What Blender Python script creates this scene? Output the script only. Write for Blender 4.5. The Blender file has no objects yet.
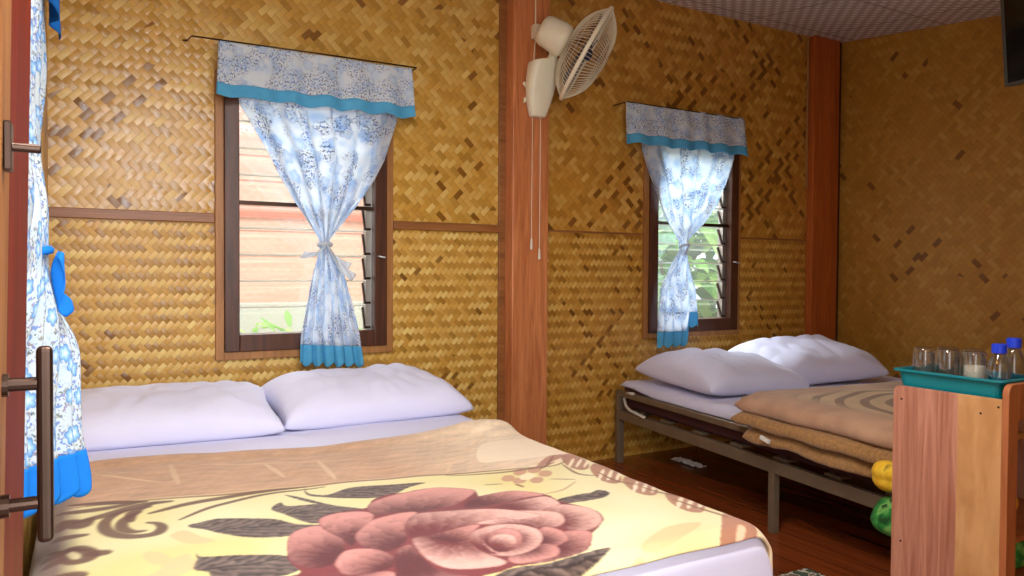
import bpy, bmesh, math, random
import numpy as np
from mathutils import Vector, Matrix, noise
PI = math.pi
C = bpy.context.scene.collection
SC = bpy.context.scene
rnd = random.Random(7)

# ------------------------------------------------------------------ camera, sky, light, exposure
yaw, pitch, roll = 1.05863, -0.02154, 0.00591
v = Vector((math.cos(yaw)*math.cos(pitch), math.sin(yaw)*math.cos(pitch), math.sin(pitch)))
r = Vector((math.sin(yaw), -math.cos(yaw), 0)); u = r.cross(v)
r, u = r*math.cos(roll)+u*math.sin(roll), u*math.cos(roll)-r*math.sin(roll)
cam_d = bpy.data.cameras.new('camera'); cam = bpy.data.objects.new('camera', cam_d); C.objects.link(cam)
cam.matrix_world = Matrix(((r.x, u.x, -v.x, 0), (r.y, u.y, -v.y, -3.4), (r.z, u.z, -v.z, 1.05), (0, 0, 0, 1)))
cam_d.sensor_width = 36; cam_d.lens = 750/1024*36; cam_d.clip_start = 0.05
SC.camera = cam
SC.view_settings.view_transform = 'Standard'; SC.view_settings.look = 'None'
SC.view_settings.gamma = 1; SC.view_settings.use_curve_mapping = False
SC.view_settings.exposure = 0.3
world = bpy.data.worlds.new('world'); SC.world = world; world.use_nodes = True
bg = world.node_tree.nodes['Background']; bg.inputs[0].default_value = (.86, .93, 1, 1); bg.inputs[1].default_value = 2.0

def area(name, loc, target, sx, sy, power, col):
    l = bpy.data.lights.new(name, 'AREA'); l.shape = 'RECTANGLE'; l.size = sx; l.size_y = sy
    l.energy = power; l.color = col
    o = bpy.data.objects.new(name, l); C.objects.link(o); o.location = loc
    o.rotation_euler = (Vector(target)-Vector(loc)).to_track_quat('-Z', 'Y').to_euler()
    return o
area('ceiling_tube_light', (.45, -2.5, 2.24), (.45, -2.49, 0), 1.15, .12, 38, (1, .97, .93))
area('doorway_daylight', (.45, -4.9, 1.55), (.8, 0, 1.0), 1.9, 1.7, 78, (.97, .98, 1))
area('window_daylight_left', (.95, 1.3, 2.3), (.87, 0, 1.2), 1.0, 1.0, 42, (.92, .97, 1))
area('window_daylight_right', (3.3, 1.3, 2.5), (3.1, 0, 1.0), 1.2, 1.2, 165, (.92, .97, 1))
sun_d = bpy.data.lights.new('sun', 'SUN'); sun_d.energy = 1.5; sun_d.angle = .1; sun_d.color = (1, .95, .85)
sun = bpy.data.objects.new('sun', sun_d); C.objects.link(sun); sun.rotation_euler = (math.radians(42), 0, math.radians(20))

# ------------------------------------------------------------------ node helpers
class S:
    def __init__(s, nt, k): s.nt, s.k = nt, k
    def _m(s, op, *a):
        n = s.nt.nodes.new('ShaderNodeMath'); n.operation = op
        for i, x in enumerate((s,)+a):
            if isinstance(x, S): s.nt.links.new(x.k, n.inputs[i])
            else: n.inputs[i].default_value = x
        return S(s.nt, n.outputs[0])
    def __add__(s, o): return s._m('ADD', o)
    def __sub__(s, o): return s._m('SUBTRACT', o)
    def __mul__(s, o): return s._m('MULTIPLY', o)
    def __truediv__(s, o): return s._m('DIVIDE', o)
    __radd__ = __add__; __rmul__ = __mul__
    def __rsub__(s, o): return (s*-1)+o
    def floor(s): return s._m('FLOOR')
    def mod(s, o): return s._m('FLOORED_MODULO', o)
    def lt(s, o): return s._m('LESS_THAN', o)
    def gt(s, o): return s._m('GREATER_THAN', o)
    def mn(s, o): return s._m('MINIMUM', o)
    def mx(s, o): return s._m('MAXIMUM', o)
    def sin(s): return s._m('SINE')
    def abs(s): return s._m('ABSOLUTE')
    def pw(s, o): return s._m('POWER', o)
    def clamp(s): return s.mx(0.0).mn(1.0)
    def ramp(s, a, b): return ((s-a)*(1/(b-a))).clamp()
def sel(c, a, b): return b+(a-b)*c

class Mat:
    def __init__(s, name, rough=.5, metal=0, spec=.5, color=(.5, .5, .5)):
        s.m = bpy.data.materials.new(name); s.m.use_nodes = True; s.nt = s.m.node_tree
        s.b = s.nt.nodes['Principled BSDF']; s.out = s.nt.nodes['Material Output']
        s.b.inputs['Roughness'].default_value = rough; s.b.inputs['Metallic'].default_value = metal
        s.b.inputs['Specular IOR Level'].default_value = spec
        s.b.inputs['Base Color'].default_value = (*color, 1)
    def coords(s, kind='Object'):
        n = s.nt.nodes.new('ShaderNodeTexCoord'); return n.outputs[kind]
    def uv(s): return s.coords('UV')
    def xyz(s, vec=None):
        n = s.nt.nodes.new('ShaderNodeSeparateXYZ'); s.nt.links.new(vec or s.coords(), n.inputs[0])
        return [S(s.nt, q) for q in n.outputs]
    def vec(s, x, y, z=0.0):
        n = s.nt.nodes.new('ShaderNodeCombineXYZ')
        for i, q in enumerate((x, y, z)):
            if isinstance(q, S): s.nt.links.new(q.k, n.inputs[i])
            else: n.inputs[i].default_value = q
        return n.outputs[0]
    def noise(s, vec, scale=1, detail=2, rough=.5, dist=0):
        n = s.nt.nodes.new('ShaderNodeTexNoise'); s.nt.links.new(vec, n.inputs['Vector'])
        n.inputs['Scale'].default_value = scale; n.inputs['Detail'].default_value = detail
        n.inputs['Roughness'].default_value = rough; n.inputs['Distortion'].default_value = dist
        return S(s.nt, n.outputs[0])
    def white(s, vec):
        n = s.nt.nodes.new('ShaderNodeTexWhiteNoise'); n.noise_dimensions = '3D'; s.nt.links.new(vec, n.inputs['Vector'])
        return S(s.nt, n.outputs['Value'])
    def crampf(s, f, stops, interp='LINEAR'):
        n = s.nt.nodes.new('ShaderNodeValToRGB'); n.color_ramp.interpolation = interp
        e = n.color_ramp.elements
        while len(e) < len(stops): e.new(.5)
        for q, (p, c) in zip(e, stops): q.position = p; q.color = (*c, 1)
        s.nt.links.new(f.k, n.inputs[0]); return n.outputs[0]
    def mix(s, f, a, b, mode='MIX'):
        n = s.nt.nodes.new('ShaderNodeMix'); n.data_type = 'RGBA'; n.blend_type = mode
        for i, q in ((0, f), (6, a), (7, b)):
            if isinstance(q, S): s.nt.links.new(q.k, n.inputs[i])
            elif isinstance(q, (int, float)): n.inputs[i].default_value = q
            elif isinstance(q, tuple): n.inputs[i].default_value = (*q, 1)
            else: s.nt.links.new(q, n.inputs[i])
        return n.outputs[2]
    def col(s, c): s.nt.links.new(c, s.b.inputs['Base Color']); return s
    def rgh(s, f): s.nt.links.new(f.k, s.b.inputs['Roughness']); return s
    def bump(s, h, strength=.4, dist=.01):
        n = s.nt.nodes.new('ShaderNodeBump'); n.inputs['Strength'].default_value = strength
        n.inputs['Distance'].default_value = dist; s.nt.links.new(h.k, n.inputs['Height'])
        s.nt.links.new(n.outputs[0], s.b.inputs['Normal']); return s

def srgb(r, g, b): return tuple(((q/255+.055)/1.055)**2.4 if q > 10 else q/255/12.92 for q in (r, g, b))

def weave(name, plane, w, darkp=.07, contrast=1.0, tone=(1, 1, 1), dmask=.5, rowc=.0, rough=.33, spec=.5):
    m = Mat(name, rough=rough, spec=spec)
    x, y, z = m.xyz(); a = x if plane == 'x' else y
    k0 = 1/(w*math.sqrt(2))
    U = (a+z)*k0+50.0; V = (a-z)*k0+50.0
    i, j = U.floor(), V.floor(); fu, fv = U-i, V-j
    k = (i-j).mod(4.0); h = k.lt(1.5)
    along = sel(h, fu+k, fv+(3.0-k)); cross = sel(h, fv, fu)
    ida = sel(h, i-k, i); idb = sel(h, j, j-(3.0-k))
    br = m.white(m.vec(ida, idb, h*7.0+.5)); st = m.white(m.vec(sel(h, j, i), h*3.0+.5, 2.5))
    reg = m.noise(m.vec(a, z, h*5.0), 2.2, 1)                      # patches in which the dark strips show
    dark = st.lt(darkp)*reg.gt(dmask)
    dark2 = br.lt(.03)*reg.gt(.5)
    fib = m.noise(m.vec(along*1.2+ida*3.1, cross*14.0+idb*5.7, h), 1.0, 2)
    tonev = (br*.36+st*.28+fib*.34+(h-.5)*rowc)  # rowc paints one strip direction lighter, as light from above catches it
    tonev = ((tonev-.5)*contrast+.5).clamp()
    cc = m.crampf(tonev, [(0, tuple(q*t for q, t in zip(srgb(158, 112, 34), tone))), (.5, tuple(q*t for q, t in zip(srgb(214, 164, 72), tone))), (1, tuple(q*t for q, t in zip(srgb(244, 216, 132), tone)))])
    dk = tuple(q*t for q, t in zip(srgb(118, 70, 22), tone))
    cc = m.mix(dark.mx(dark2)*.75, cc, dk)
    edge = cross.mn(1.0-cross).mn(along.mn(2.0-along))
    groove = edge.ramp(.0, .07)
    cc = m.mix((1.0-groove)*.35, cc, tuple(q*t for q, t in zip(srgb(105, 62, 18), tone)))
    m.col(cc)
    hgt = (along*(PI/2)).sin()*.6+(cross*PI).sin()*.25+fib*.12
    m.bump(hgt, .55, .004)
    m.rgh(br*.18+rough-.05)
    return m.m

def wood(name, c1, c2, axis='z', scale=1.0, rough=.4, spec=.5, ring=12.0):
    m = Mat(name, rough=rough, spec=spec)
    x, y, z = m.xyz(); q = dict(x=x, y=y, z=z)
    o = [q[k] for k in 'xyz' if k != axis]; l = q[axis]
    n = m.noise(m.vec(o[0]*ring*scale, o[1]*ring*scale, l*1.1*scale), 2.2, 4, .6, .8)
    g = m.noise(m.vec(o[0]*120.0, o[1]*120.0, l*4.0), 1.0, 2)
    t = (n*.75+g*.3).ramp(.3, .72)
    m.col(m.crampf(t, [(0, c1), (1, c2)])); m.bump(g, .15, .002)
    return m.m

def plain(name, c, rough=.5, metal=0, spec=.5, var=.06, scale=30.0, bump=0.0, sheen=0):
    m = Mat(name, rough=rough, metal=metal, spec=spec)
    n = m.noise(m.coords(), scale, 3)
    m.col(m.crampf(n, [(.25, tuple(q*(1-var) for q in c)), (.75, tuple(min(1, q*(1+var)) for q in c))]))
    if bump: m.bump(n, bump, .003)
    if sheen: m.b.inputs['Sheen Weight'].default_value = sheen
    return m.m

def glassy(name, tint=(1, 1, 1), milk=.0, gloss=.12, rough=.04):
    m = bpy.data.materials.new(name); m.use_nodes = True; nt = m.node_tree; nt.nodes.clear()
    out = nt.nodes.new('ShaderNodeOutputMaterial'); tr = nt.nodes.new('ShaderNodeBsdfTransparent'); tr.inputs[0].default_value = (*tint, 1)
    gl = nt.nodes.new('ShaderNodeBsdfGlossy'); gl.inputs['Roughness'].default_value = rough
    di = nt.nodes.new('ShaderNodeBsdfTranslucent'); di.inputs[0].default_value = (.9, .95, .95, 1)
    lw = nt.nodes.new('ShaderNodeLayerWeight'); lw.inputs[0].default_value = .35
    mu = nt.nodes.new('ShaderNodeMath'); mu.operation = 'MULTIPLY_ADD'; nt.links.new(lw.outputs['Facing'], mu.inputs[0]); mu.inputs[1].default_value = .6; mu.inputs[2].default_value = gloss; mu.use_clamp = True
    a = nt.nodes.new('ShaderNodeMixShader'); a.inputs[0].default_value = milk
    nt.links.new(tr.outputs[0], a.inputs[1]); nt.links.new(di.outputs[0], a.inputs[2])
    b = nt.nodes.new('ShaderNodeMixShader'); nt.links.new(mu.outputs[0], b.inputs[0])
    nt.links.new(a.outputs[0], b.inputs[1]); nt.links.new(gl.outputs[0], b.inputs[2]); nt.links.new(b.outputs[0], out.inputs[0])
    return m

def floral(name, big=0.0, scale=11.0, trans=.35, base=srgb(222, 236, 250), dens=.5):
    m = Mat(name, rough=.8, spec=.1)
    x, y, z = m.xyz(m.uv())
    P = m.vec(x, y, 0.0)
    cl = m.noise(P, 9.0, 1); fine = m.noise(P, 95.0, 2, .6); fine2 = m.noise(m.vec(x+3.3, y, 0.0), 120.0, 2); hue = m.noise(m.vec(x, y, 4.0), 45.0, 1)
    cmask = cl.ramp(dens-.05, dens+.06)
    blob = fine.gt(.55)*cmask
    colr = m.crampf(hue, [(.0, srgb(70, 110, 190)), (.42, srgb(90, 130, 205)), (.5, srgb(130, 110, 165)), (.56, srgb(140, 140, 110)), (.62, srgb(70, 82, 120))])
    wash = m.noise(P, 14.0, 1)
    c = m.mix(wash.ramp(.46, .74)*.6, base, srgb(176, 208, 242))
    c = m.mix(blob*.8, c, colr)
    c = m.mix(fine2.gt(.63)*cmask*.8, c, srgb(95, 105, 95))
    # five-petalled flowers
    vn = m.nt.nodes.new('ShaderNodeTexVoronoi'); vn.voronoi_dimensions = '2D'; vn.inputs['Scale'].default_value = 1.0; vn.inputs['Randomness'].default_value = .8
    sv = m.vec(x*scale, y*scale, 0.0); m.nt.links.new(sv, vn.inputs['Vector'])
    px, py, _ = m.xyz(vn.outputs['Position'])
    lx, ly = x*scale-px, y*scale-py
    ang = ly._m('ARCTAN2', lx); d = S(m.nt, vn.outputs['Distance'])
    rr = (ang*2.5+px*9.0).sin().abs()*.11+.24
    ins = (rr-d).ramp(0.0, .05)
    pet = m.crampf((d/rr).clamp(), [(0, srgb(250, 235, 190)), (.18, srgb(190, 220, 250)), (.7, srgb(110, 165, 225)), (1, srgb(50, 85, 150))])
    c = m.mix(ins*(.25+big), c, pet)
    m.col(c)
    m.bump(m.noise(P, 500.0, 1), .1, .001)
    if trans:
        tl = m.nt.nodes.new('ShaderNodeBsdfTranslucent'); m.nt.links.new(c, tl.inputs[0])
        mx = m.nt.nodes.new('ShaderNodeMixShader'); mx.inputs[0].default_value = trans
        m.nt.links.new(m.b.outputs[0], mx.inputs[1]); m.nt.links.new(tl.outputs[0], mx.inputs[2]); m.nt.links.new(mx.outputs[0], m.out.inputs[0])
    return m.m

# ------------------------------------------------------------------ mesh helpers
def link(name, me, mat=None, parent=None, smooth=False):
    o = bpy.data.objects.new(name, me); C.objects.link(o)
    for mm in (mat if isinstance(mat, (list, tuple)) else [mat]):
        if mm: me.materials.append(mm)
    if parent: o.parent = parent
    if smooth:
        for p in me.polygons: p.use_smooth = True
    return o
def fin(name, bm, mat=None, parent=None, smooth=False, bevel=0, seg=2, sub=0):
    bmesh.ops.recalc_face_normals(bm, faces=bm.faces)
    me = bpy.data.meshes.new(name); bm.to_mesh(me); bm.free()
    o = link(name, me, mat, parent, smooth)
    if bevel:
        b = o.modifiers.new('b', 'BEVEL'); b.width = bevel; b.segments = seg; b.limit_method = 'ANGLE'
    if sub:
        q = o.modifiers.new('s', 'SUBSURF'); q.levels = sub; q.render_levels = sub
    return o
def tag(o, label=None, cat=None, group=None, kind=None):
    for k, w in (('label', label), ('category', cat), ('group', group), ('kind', kind)):
        if w: o[k] = w
    return o
def empty(name, loc, rz=0, **k):
    o = bpy.data.objects.new(name, None); C.objects.link(o); o.location = loc; o.rotation_euler = (0, 0, rz); o.empty_display_size = .1
    return tag(o, **k)
def struct(o): o['kind'] = 'structure'; return o
def box(bm, x0, x1, y0, y1, z0, z1, M=None, mi=0):
    g = [bm.verts.new((x, y, z)) for x in (x0, x1) for y in (y0, y1) for z in (z0, z1)]
    if M is not None:
        for q in g: q.co = M @ q.co
    for f in ((0, 1, 3, 2), (4, 6, 7, 5), (0, 4, 5, 1), (2, 3, 7, 6), (0, 2, 6, 4), (1, 5, 7, 3)):
        F = bm.faces.new([g[i] for i in f]); F.material_index = mi
def boxobj(name, x0, x1, y0, y1, z0, z1, mat, parent=None, bevel=.002, M=None):
    bm = bmesh.new(); box(bm, x0, x1, y0, y1, z0, z1, M); return fin(name, bm, mat, parent, bevel=bevel)
def tube(bm, pts, rad, n=8, cap=True, closed=False):
    pts = [Vector(p) for p in pts]; rings = []; N = len(pts)
    up = None
    for i, p in enumerate(pts):
        if closed: t = (pts[(i+1) % N]-pts[i-1]).normalized()
        else: t = (pts[min(i+1, N-1)]-pts[max(i-1, 0)]).normalized()
        if up is None: up = Vector((0, 0, 1)) if abs(t.z) < .9 else Vector((1, 0, 0))
        s = t.cross(up)
        if s.length < 1e-5: s = t.orthogonal()
        s.normalize(); up = s.cross(t).normalized()
        rr = rad[i] if isinstance(rad, (list, tuple)) else rad
        rings.append([bm.verts.new(p+(s*math.cos(2*PI*k/n)+up*math.sin(2*PI*k/n))*rr) for k in range(n)])
    for i in range(N if closed else N-1):
        a, b = rings[i], rings[(i+1) % N]
        for k in range(n): bm.faces.new((a[k], a[(k+1) % n], b[(k+1) % n], b[k]))
    if cap and not closed: bm.faces.new(rings[0][::-1]); bm.faces.new(rings[-1])
def lathe(bm, prof, n=24, M=None, sx=1.0, sy=1.0, close=False):
    rings = []
    for rr, z in prof:
        if rr < 1e-6:
            q = bm.verts.new((0, 0, z)); rings.append([q])
        else: rings.append([bm.verts.new((rr*sx*math.cos(2*PI*k/n), rr*sy*math.sin(2*PI*k/n), z)) for k in range(n)])
    if M is not None:
        for R_ in rings:
            for q in R_: q.co = M @ q.co
    pr = list(zip(rings, rings[1:]))+([(rings[-1], rings[0])] if close else [])
    for a, b in pr:
        for k in range(n):
            f = [a[k % len(a)], a[(k+1) % n % len(a)], b[(k+1) % n % len(b)], b[k % len(b)]]
            f = list(dict.fromkeys(f))
            if len(f) > 2:
                try: bm.faces.new(f)
                except ValueError: pass
def grid(nu, nv, fn, uvfn=None, wrapu=False):
    """smooth sheet as mesh data; fn(s,t)->xyz with s,t in 0..1"""
    V = []; UV = []
    for j in range(nv+1):
        for i in range(nu+1):
            s, t = i/nu, j/nv
            V.append(fn(s, t)); UV.append(uvfn(s, t) if uvfn else (s, t))
    F = [(j*(nu+1)+i, j*(nu+1)+i+1, (j+1)*(nu+1)+i+1, (j+1)*(nu+1)+i) for j in range(nv) for i in range(nu)]
    me = bpy.data.meshes.new('sheet'); me.from_pydata([tuple(q) for q in V], [], F)
    uvl = me.uv_layers.new(name='UVMap')
    li = np.empty(len(me.loops), dtype=np.int32); me.loops.foreach_get('vertex_index', li)
    uvl.data.foreach_set('uv', np.array(UV, dtype=np.float32)[li].ravel())
    me.polygons.foreach_set('use_smooth', [True]*len(F)); me.update()
    return me
def solid(o, th, off=0):
    m = o.modifiers.new('t', 'SOLIDIFY'); m.thickness = th; m.offset = off; return o
def lerp(a, b, t): return a+(b-a)*t
def sstep(t): t = max(0, min(1, t)); return t*t*(3-2*t)
def interp(rows, z):                     # rows sorted by falling z: (z, a, b, ...)
    if z >= rows[0][0]: return rows[0][1:]
    for p, q in zip(rows, rows[1:]):
        if z >= q[0]:
            t = (p[0]-z)/(p[0]-q[0]); return tuple(lerp(m_, n_, t) for m_, n_ in zip(p[1:], q[1:]))
    return rows[-1][1:]
def nz(x, y, z=0): return noise.noise(Vector((x, y, z)))

# ------------------------------------------------------------------ materials
M_up = weave('bamboo_weave', 'x', .0265, .06, .9, dmask=.55, rowc=.14, rough=.24, spec=.6)
M_low = weave('bamboo_weave_fine', 'x', .0205, .02, .9, rowc=.42)
M_up2 = weave('bamboo_weave_brown', 'x', .029, .11, 1.05, tone=(.86, .74, .58), dmask=.48, rowc=.1)
M_low2 = weave('bamboo_weave_fine_brown', 'x', .0215, .02, .85, tone=(.88, .78, .62), rowc=.40)
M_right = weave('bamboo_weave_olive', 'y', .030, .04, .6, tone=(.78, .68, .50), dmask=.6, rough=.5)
M_plain = plain('bamboo_backing', srgb(190, 140, 70), .6)
M_post = wood('red_post_wood', srgb(176, 96, 52), srgb(232, 154, 98), 'z', rough=.35)
M_post2 = wood('dark_red_post_wood', srgb(160, 78, 28), srgb(206, 112, 50), 'z', rough=.35)
M_rail = wood('brown_trim_wood', srgb(120, 72, 34), srgb(170, 112, 62), 'x', rough=.4)
M_case = wood('casing_wood', srgb(140, 90, 44), srgb(188, 132, 74), 'z', rough=.45)
M_frame = wood('dark_window_wood', srgb(52, 28, 18), srgb(98, 56, 36), 'z', rough=.35)
M_metal_dk = plain('dark_bronze', srgb(70, 52, 42), .35, .8)
M_alu = plain('aluminium', srgb(175, 175, 170), .4, .9)
M_glass = glassy('louvre_glass', (.93, .97, .96), .07, .05)
M_white = plain('white_plastic', srgb(240, 238, 222), .35, var=.02)
M_cream = plain('cream_plastic', srgb(248, 242, 214), .35, var=.02)
M_fl = floral('blue_floral_cloth', 0.0, 10.0, .6, base=srgb(240, 246, 253), dens=.52)
M_flv = floral('blue_floral_cloth_valance', 0.0, 10.0, .12, base=srgb(222, 232, 240), dens=.46)
M_fl_near = floral('blue_flower_cloth', .7, 17.0, .1, base=srgb(196, 208, 214), dens=.44)
def cloth(name, c, trans=.25, rough=.8):
    m = Mat(name, rough=rough, spec=.15); n = m.noise(m.coords(), 25.0, 2)
    cc = m.crampf(n, [(.3, tuple(q*.9 for q in c)), (.7, c)]); m.col(cc)
    m.bump(m.noise(m.coords(), 700.0, 1), .08, .001)
    tl = m.nt.nodes.new('ShaderNodeBsdfTranslucent'); m.nt.links.new(cc, tl.inputs[0]); mx = m.nt.nodes.new('ShaderNodeMixShader'); mx.inputs[0].default_value = trans
    m.nt.links.new(m.b.outputs[0], mx.inputs[1]); m.nt.links.new(tl.outputs[0], mx.inputs[2]); m.nt.links.new(mx.outputs[0], m.out.inputs[0])
    return m.m
M_hem = cloth('sky_blue_cloth', srgb(104, 196, 240))
M_hem_near = cloth('deep_blue_cloth', srgb(28, 125, 225), .1)
M_ribbon = cloth('white_ribbon', srgb(240, 245, 250), .4)
def sheetmat(name, c):
    m = Mat(name, rough=.75, spec=.2); P = m.coords()
    n = m.noise(P, 6.0, 3); n2 = m.noise(P, 900.0, 1)
    m.col(m.crampf(n, [(.2, tuple(q*.96 for q in c)), (.8, c)])); m.bump(n*1.0+n2*.02, .25, .02)
    m.b.inputs['Sheen Weight'].default_value = .2
    return m.m
M_sheet = sheetmat('lavender_white_sheet', srgb(220, 220, 246))
M_pillow = sheetmat('white_pillowcase', srgb(222, 222, 247))
M_fleece = plain('tan_fleece', srgb(165, 122, 72), .95, var=.3, scale=90.0, bump=.5, sheen=.3)
M_steel = plain('brown_grey_painted_steel', srgb(128, 112, 92), .4, .35, var=.12, scale=12.0)
M_maroon = plain('maroon_mattress_cloth', srgb(70, 30, 32), .8, var=.15)
M_strap = plain('pale_strap', srgb(205, 195, 180), .7)
M_teal = plain('teal_plastic', srgb(0, 128, 140), .35, var=.04)
M_cap = plain('blue_cap_plastic', srgb(20, 60, 215), .35)
M_clear = glassy('clear_drinking_glass', (.93, .93, .90), .03, .14)
M_bottle = glassy('clear_bottle_plastic', (.80, .86, .93), .05, .14)
M_paper = plain('white_paper', srgb(238, 236, 230), .8, var=.02)
M_black = plain('black_plastic', srgb(16, 14, 14), .3)
M_grey = plain('grey_bezel', srgb(95, 100, 95), .35, .4)

# ------------------------------------------------------------------ room shell
XL, XR, YF, ZC, SL = -.14, 4.45, -3.55, 2.62, .112
P0, P1 = 1.862, 2.075                     # the middle post
def zc(y): return ZC+SL*y
W1 = (.495, 1.218, .70, 1.86); W2 = (2.80, 3.50, .70, 1.83)       # openings: x0 x1 z0 z1
RAIL = 1.27
bm = bmesh.new()
def wallrect(x0, x1, z0, z1, mi): box(bm, x0, x1, 0, .05, z0, z1, mi=mi)
wallrect(XL-.1, W1[0], 0, RAIL, 1); wallrect(XL-.1, W1[0], RAIL, ZC+.1, 0)
wallrect(W1[0], W1[1], 0, W1[2], 1); wallrect(W1[0], W1[1], W1[3], ZC+.1, 0)
wallrect(W1[1], P0+.1, 0, RAIL, 1); wallrect(W1[1], P0+.1, RAIL, ZC+.1, 0)
wallrect(P0+.1, W2[0], 0, RAIL, 3); wallrect(P0+.1, W2[0], RAIL, ZC+.1, 2)
wallrect(W2[0], W2[1], 0, W2[2], 3); wallrect(W2[0], W2[1], W2[3], ZC+.1, 2)
wallrect(W2[1], XR+.1, 0, RAIL, 3); wallrect(W2[1], XR+.1, RAIL, ZC+.1, 2)
bmesh.ops.remove_doubles(bm, verts=bm.verts, dist=.0001)
struct(fin('wall_back', bm, [M_up, M_low, M_up2, M_low2]))
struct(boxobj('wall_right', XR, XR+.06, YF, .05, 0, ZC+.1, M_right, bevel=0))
M_left = weave('bamboo_weave_left', 'y', .027, .06, 1.1)
bm = bmesh.new()
WL = (-2.12, -1.35, .72, 1.80)
box(bm, XL-.06, XL, YF, WL[0], 0, ZC+.1); box(bm, XL-.06, XL, WL[1], .05, 0, ZC+.1)
box(bm, XL-.06, XL, WL[0], WL[1], 0, WL[2]); box(bm, XL-.06, XL, WL[0], WL[1], WL[3], ZC+.1)
struct(fin('wall_left', bm, M_left))
bm = bmesh.new(); M_front = weave('bamboo_weave_front', 'x', .03, .05, 1.0)
box(bm, XL-.06, -.1, YF-.05, YF, 0, ZC); box(bm, .78, XR+.06, YF-.05, YF, 0, ZC); box(bm, -.1, .78, YF-.05, YF, 2.05, ZC)
struct(fin('wall_front', bm, M_front))
# floor: glossy red-brown planks
m = Mat('floor_planks', rough=.22); x, y, z = m.xyz()
pl = (x*9.0).floor(); f = x*9.0-pl
g = m.noise(m.vec(x*40.0, y*2.5, pl), 1.0, 3); pr = m.white(m.vec(pl, 1.0, 1.0))
c = m.crampf(g*.6+pr*.4, [(.2, srgb(92, 36, 14)), (.8, srgb(158, 78, 36))])
c = m.mix(f.lt(.03), c, srgb(30, 12, 6)); m.col(c); m.bump(g, .1, .002)
struct(boxobj('floor', XL-.1, XR+.1, YF-.05, .05, -.05, 0, m.m, bevel=0))
# ceiling: dotted panels with dark seams, falling towards the doorway
m = Mat('ceiling_panels', rough=.6); x, y, z = m.xyz()
dx = ((x+y)*13.0).mod(1.0)-.5; dy = ((x-y)*13.0).mod(1.0)-.5
dd = (dx*dx+dy*dy).pw(.5); dots = 1.0-dd.ramp(.22, .36)
c = m.mix(dots*.8, srgb(196, 182, 176), srgb(252, 249, 246))
sx_ = ((x+.1)/.61).mod(1.0); sy_ = ((y+.13)/.61).mod(1.0)
seam = sx_.lt(.014).mx(sy_.lt(.014)); c = m.mix(seam*.75, c, srgb(60, 48, 44)); m.col(c)
bm = bmesh.new(); box(bm, XL-.1, XR+.1, YF-.05, .05, 0, .04)
for q in bm.verts: q.co.z += zc(q.co.y)
struct(fin('ceiling', bm, m.m))
# posts and rails
struct(boxobj('trim_1', P0, P1, -.09, 0, 0, zc(-.09), M_post, bevel=.004))
struct(boxobj('trim_2', 4.15, 4.40, -.055, 0, 0, zc(-.055), M_post2, bevel=.006))
struct(boxobj('trim_3', 4.402, XR, -.03, 0, 0, zc(-.03), M_frame, bevel=.003))
struct(boxobj('trim_4', XL, .46, -.018, 0, RAIL-.02, RAIL+.02, M_rail, bevel=.003))
struct(boxobj('trim_5', 1.256, P0, -.018, 0, RAIL-.02, RAIL+.02, M_rail, bevel=.003))
struct(boxobj('trim_6', P1, 2.765, -.006, 0, RAIL-.006, RAIL+.006, M_rail, bevel=.002))
struct(boxobj('trim_7', 3.535, 4.15, -.006, 0, RAIL-.006, RAIL+.006, M_rail, bevel=.002))
struct(boxobj('trim_8', 1.825, P0, -.016, 0, 0, 2.6, M_rail, bevel=.002))
struct(boxobj('trim_9', P1, 2.10, -.012, 0, 0, 2.6, M_rail, bevel=.002))

# ------------------------------------------------------------------ windows with glass louvres
def make_window(name, W, casing, n):
    x0, x1, z0, z1 = W
    t = struct(empty(name, (0, 0, 0)))
    bm = bmesh.new()
    cw = casing
    box(bm, x0-cw, x0, -.022, 0, z0-cw, z1+cw); box(bm, x1, x1+cw, -.022, 0, z0-cw, z1+cw)
    box(bm, x0, x1, -.022, 0, z0-cw, z0); box(bm, x0, x1, -.022, 0, z1, z1+cw)
    fin('window_casing', bm, M_case, t, bevel=.002)
    bm = bmesh.new(); fw = .062
    box(bm, x0, x0+fw, -.035, .06, z0, z1); box(bm, x1-fw, x1, -.035, .06, z0, z1)
    box(bm, x0+fw, x1-fw, -.035, .06, z0, z0+fw+.012); box(bm, x0+fw, x1-fw, -.035, .06, z1-fw, z1)
    fin('window_frame', bm, M_frame, t, bevel=.004)
    bm = bmesh.new(); box(bm, x0+fw, x1-fw, -.012, .008, 1.333, 1.350); fin('glazing_bar', bm, M_metal_dk, t)
    ix0, ix1 = x0+fw, x1-fw; h = (z1-z0-2*fw)/n
    ch = fin('louvre_channel', (lambda b: (box(b, ix1-.028, ix1, .01, .05, z0+fw, z1-fw), box(b, ix0, ix0+.006, .01, .05, z0+fw, z1-fw), b)[2])(bmesh.new()), M_alu, t)
    for k in range(n):
        zz = z0+fw+.012+h*(k+.5)
        R_ = Matrix.Translation((0, .035, zz)) @ Matrix.Rotation(math.radians(-22), 4, 'X')
        b = bmesh.new(); box(b, ix0+.004, ix1-.026, -.0025, .0025, -h*.54, h*.54, R_)
        bl = fin('louvre_blade', b, M_glass, t)
        b = bmesh.new(); box(b, ix0+.004, ix1-.026, -.004, .004, -h*.54-.003, -h*.54+.003, R_)
        fin('blade_edge', b, M_white, bl)
        b = bmesh.new(); box(b, ix1-.034, ix1-.004, -.008, .006, -h*.5, h*.42, R_); fin('blade_clip', b, M_metal_dk, bl)
    b = bmesh.new(); tube(b, [(x1-.045, -.035, 1.118), (x1-.045, -.055, 1.118), (x1-.02, -.062, 1.112)], .005); fin('latch', b, M_alu, t)
    return t
make_window('window_1', W1, .034, 9)
make_window('window_2', W2, .03, 9)
t = struct(empty('window_3', (0, 0, 0)))
bm = bmesh.new(); y0, y1, z0, z1 = WL
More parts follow.
